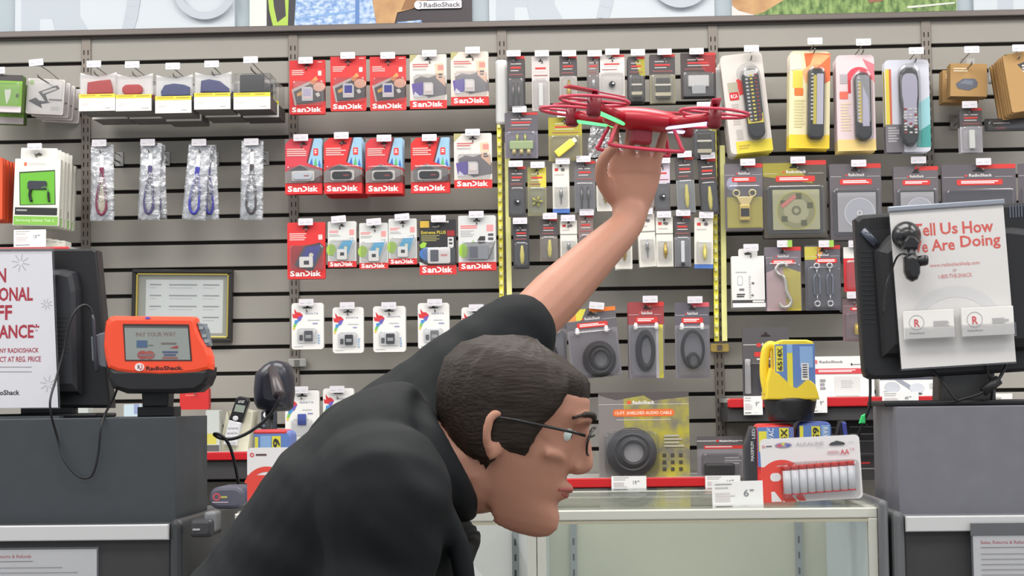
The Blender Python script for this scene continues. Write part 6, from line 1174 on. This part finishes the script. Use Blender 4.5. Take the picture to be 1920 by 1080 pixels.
# jacket: trunk, two sleeves, collar
m = MB(); loft(m, [(a, b+.026, c+.026) for a, b, c in TOR[:-1]]+[(J(812, 862, 2.32), .1, .088)], JK, 32)
limb(m, [(J(700, 930, 2.2), .095), (NS+Vector((0, -.01, 0)), .085), ((NS+NE)/2, .07), (NE, .062), (NE.lerp(NW, .5), .055), (NE.lerp(NW, .88), .044)], JK, 18)
limb(m, [(J(690, 880, 2.42), .1), (FS, .085), ((FS+FE)/2, .07), (FS.lerp(FE, .9), .062)], JK, 18)
m.tube(catmull([J(800, 810, 2.4), J(790, 790, 2.32), J(800, 815, 2.24), J(835, 890, 2.235), J(862, 935, 2.27), J(868, 945, 2.33), J(858, 930, 2.39), J(830, 870, 2.42), J(800, 810, 2.4)], 5), .024, JK, 10)
for k in range(5):   # soft folds
    a = J(510+65*k, 1110-60*k, 2.18-.004*k); m.tube(catmull([a, a+Vector((.05, -.006, -.07)), a+Vector((.07, 0, -.16))], 4), .014, JK, 8)
jk = fuse(m, 'jacket', pers, .0065, JK, 5)
wrinkle(jk, .007)
tr = MB()
for yo, hx, kx, ax in ((-.09, 385, 450, 270), (.09, 385, 350, 440)):
    hp, kn, an = J(hx, 1370, 2.32+yo), J(kx, 2030, 2.32+yo), J(ax, 2610, 2.32+yo); limb(tr, [(hp, .105), ((hp+kn)/2, .088), (kn, .07), (kn.lerp(an, .5), .066), (an, .058)], TRO, 16)
loft(tr, [(J(365, 1450, 2.32), .17, .13), (J(385, 1372, 2.32), .178, .135), (J(425, 1312, 2.32), .172, .128)], TRO); wrinkle(fuse(tr, 'trousers', pers, .009, TRO, 4), .006)
for yo, ax in ((-.09, 270), (.09, 440)):
    a = J(ax, 2610, 2.32+yo); s_ = MB(); limb(s_, [(Vector((a.x-.03, a.y, .04)), .036), (Vector((a.x+.05, a.y, .045)), .042), (Vector((a.x+.16, a.y, .034)), .032)], BLACK, 12); limb(s_, [(Vector((a.x, a.y, .05)), .042), (Vector((a.x, a.y, .1)), .045)], BLACK, 12); fuse(s_, 'shoe', pers, .006, BLACK, 3)
# ------------------------------------------------------------------ drone
YDr = 2.70; c = P(1203, 232, YDr); dr = thing('drone', 'red quadcopter drone with green and blue lights over the raised hand', 'drone', c, None, (rad(3), rad(4.5), rad(14)))
DR = M(176, 26, 44, .3); DR2 = M(206, 60, 84, .3)
m = MB(); vs = []; n = 22
for i in range(13):
    f = i/12; r = math.sin(math.pi*f)**.7+1e-3; x = .062*math.cos(math.pi*f)
    vs += [(x, .036*r*math.cos(2*math.pi*j/n), .004+(.021 if math.sin(2*math.pi*j/n) > 0 else .016)*r*math.sin(2*math.pi*j/n)) for j in range(n)]
m.add(vs, [(i*n+j, (i+1)*n+j, (i+1)*n+(j+1) % n, i*n+(j+1) % n) for i in range(12) for j in range(n)], DR, True); m.build('shell', dr)
m = MB(); m.prism(rr(-.016, -.032, .016, -.008, .005), -.012, .012, M(150, 40, 56, .35), .004); m.build('battery_box', dr)
def emis(nm, col, st):
    e = bpy.data.materials.new(nm); e.use_nodes = True; p = e.node_tree.nodes['Principled BSDF']; p.inputs['Base Color'].default_value = col+(1,); p.inputs['Emission Color'].default_value = col+(1,); p.inputs['Emission Strength'].default_value = st; return e
LG, LB = emis('green_light', (.12, .9, .25), 1.6), emis('blue_light', (.55, .6, 1), 1.5)
for sx in (-1, 1):
    for sy in (-1, 1):
        m = MB(); e = Vector((sx*.094, sy*.07, .012)); m.tube([(sx*.035, sy*.02, .004), (sx*.065, sy*.046, .007), e], [.0095, .0075, .008], DR, 10); arm = m.build('arm', dr)
        m = MB(); a, b_ = Vector((sx*.034, sy*.02, -.004)), Vector((sx*.086, sy*.064, .003)); m.tube([a, b_], .0042, LG if sx < 0 else LB, 8); m.build('light_strip', arm)
        m = MB(); m.lathe([(.008, -.018), (.011, -.014), (.011, .008), (.006, .014), (.003, .02)], e, (0, 0, 1), M(120, 24, 36, .3), 14); m.build('motor', dr)
        m = MB()
        for k in range(2):
            a = rad(24*sx+40*sy+180*k+90); m.X = Matrix.Translation(e+Vector((0, 0, .02))) @ Matrix.Rotation(a, 4, 'Z') @ Matrix.Rotation(rad(9), 4, 'X'); m.prism([(0, -.001), (.02, -.001), (.055, -.001), (.055, .001), (.02, .001), (0, .001)], -.007, .007, DR2)
        m.build('propeller', dr)
        m = MB(); m.tube([e+Vector((.052*math.cos(k*math.pi/12), .052*math.sin(k*math.pi/12), .006)) for k in range(24)], .0026, DR2, 6, True); m.tube([e+Vector((-.052, 0, .006)), e+Vector((.052, 0, .006))], .002, DR2, 6); m.build('propeller_guard', dr)
for sy in (-1, 1):
    m = MB(); m.tube(catmull([(-.045, sy*.024, -.006), (-.055, sy*.036, -.034), (-.05, sy*.038, -.042), (.05, sy*.038, -.042), (.055, sy*.036, -.034), (.045, sy*.024, -.006)], 4), .003, DR2, 7); m.build('landing_skid', dr)
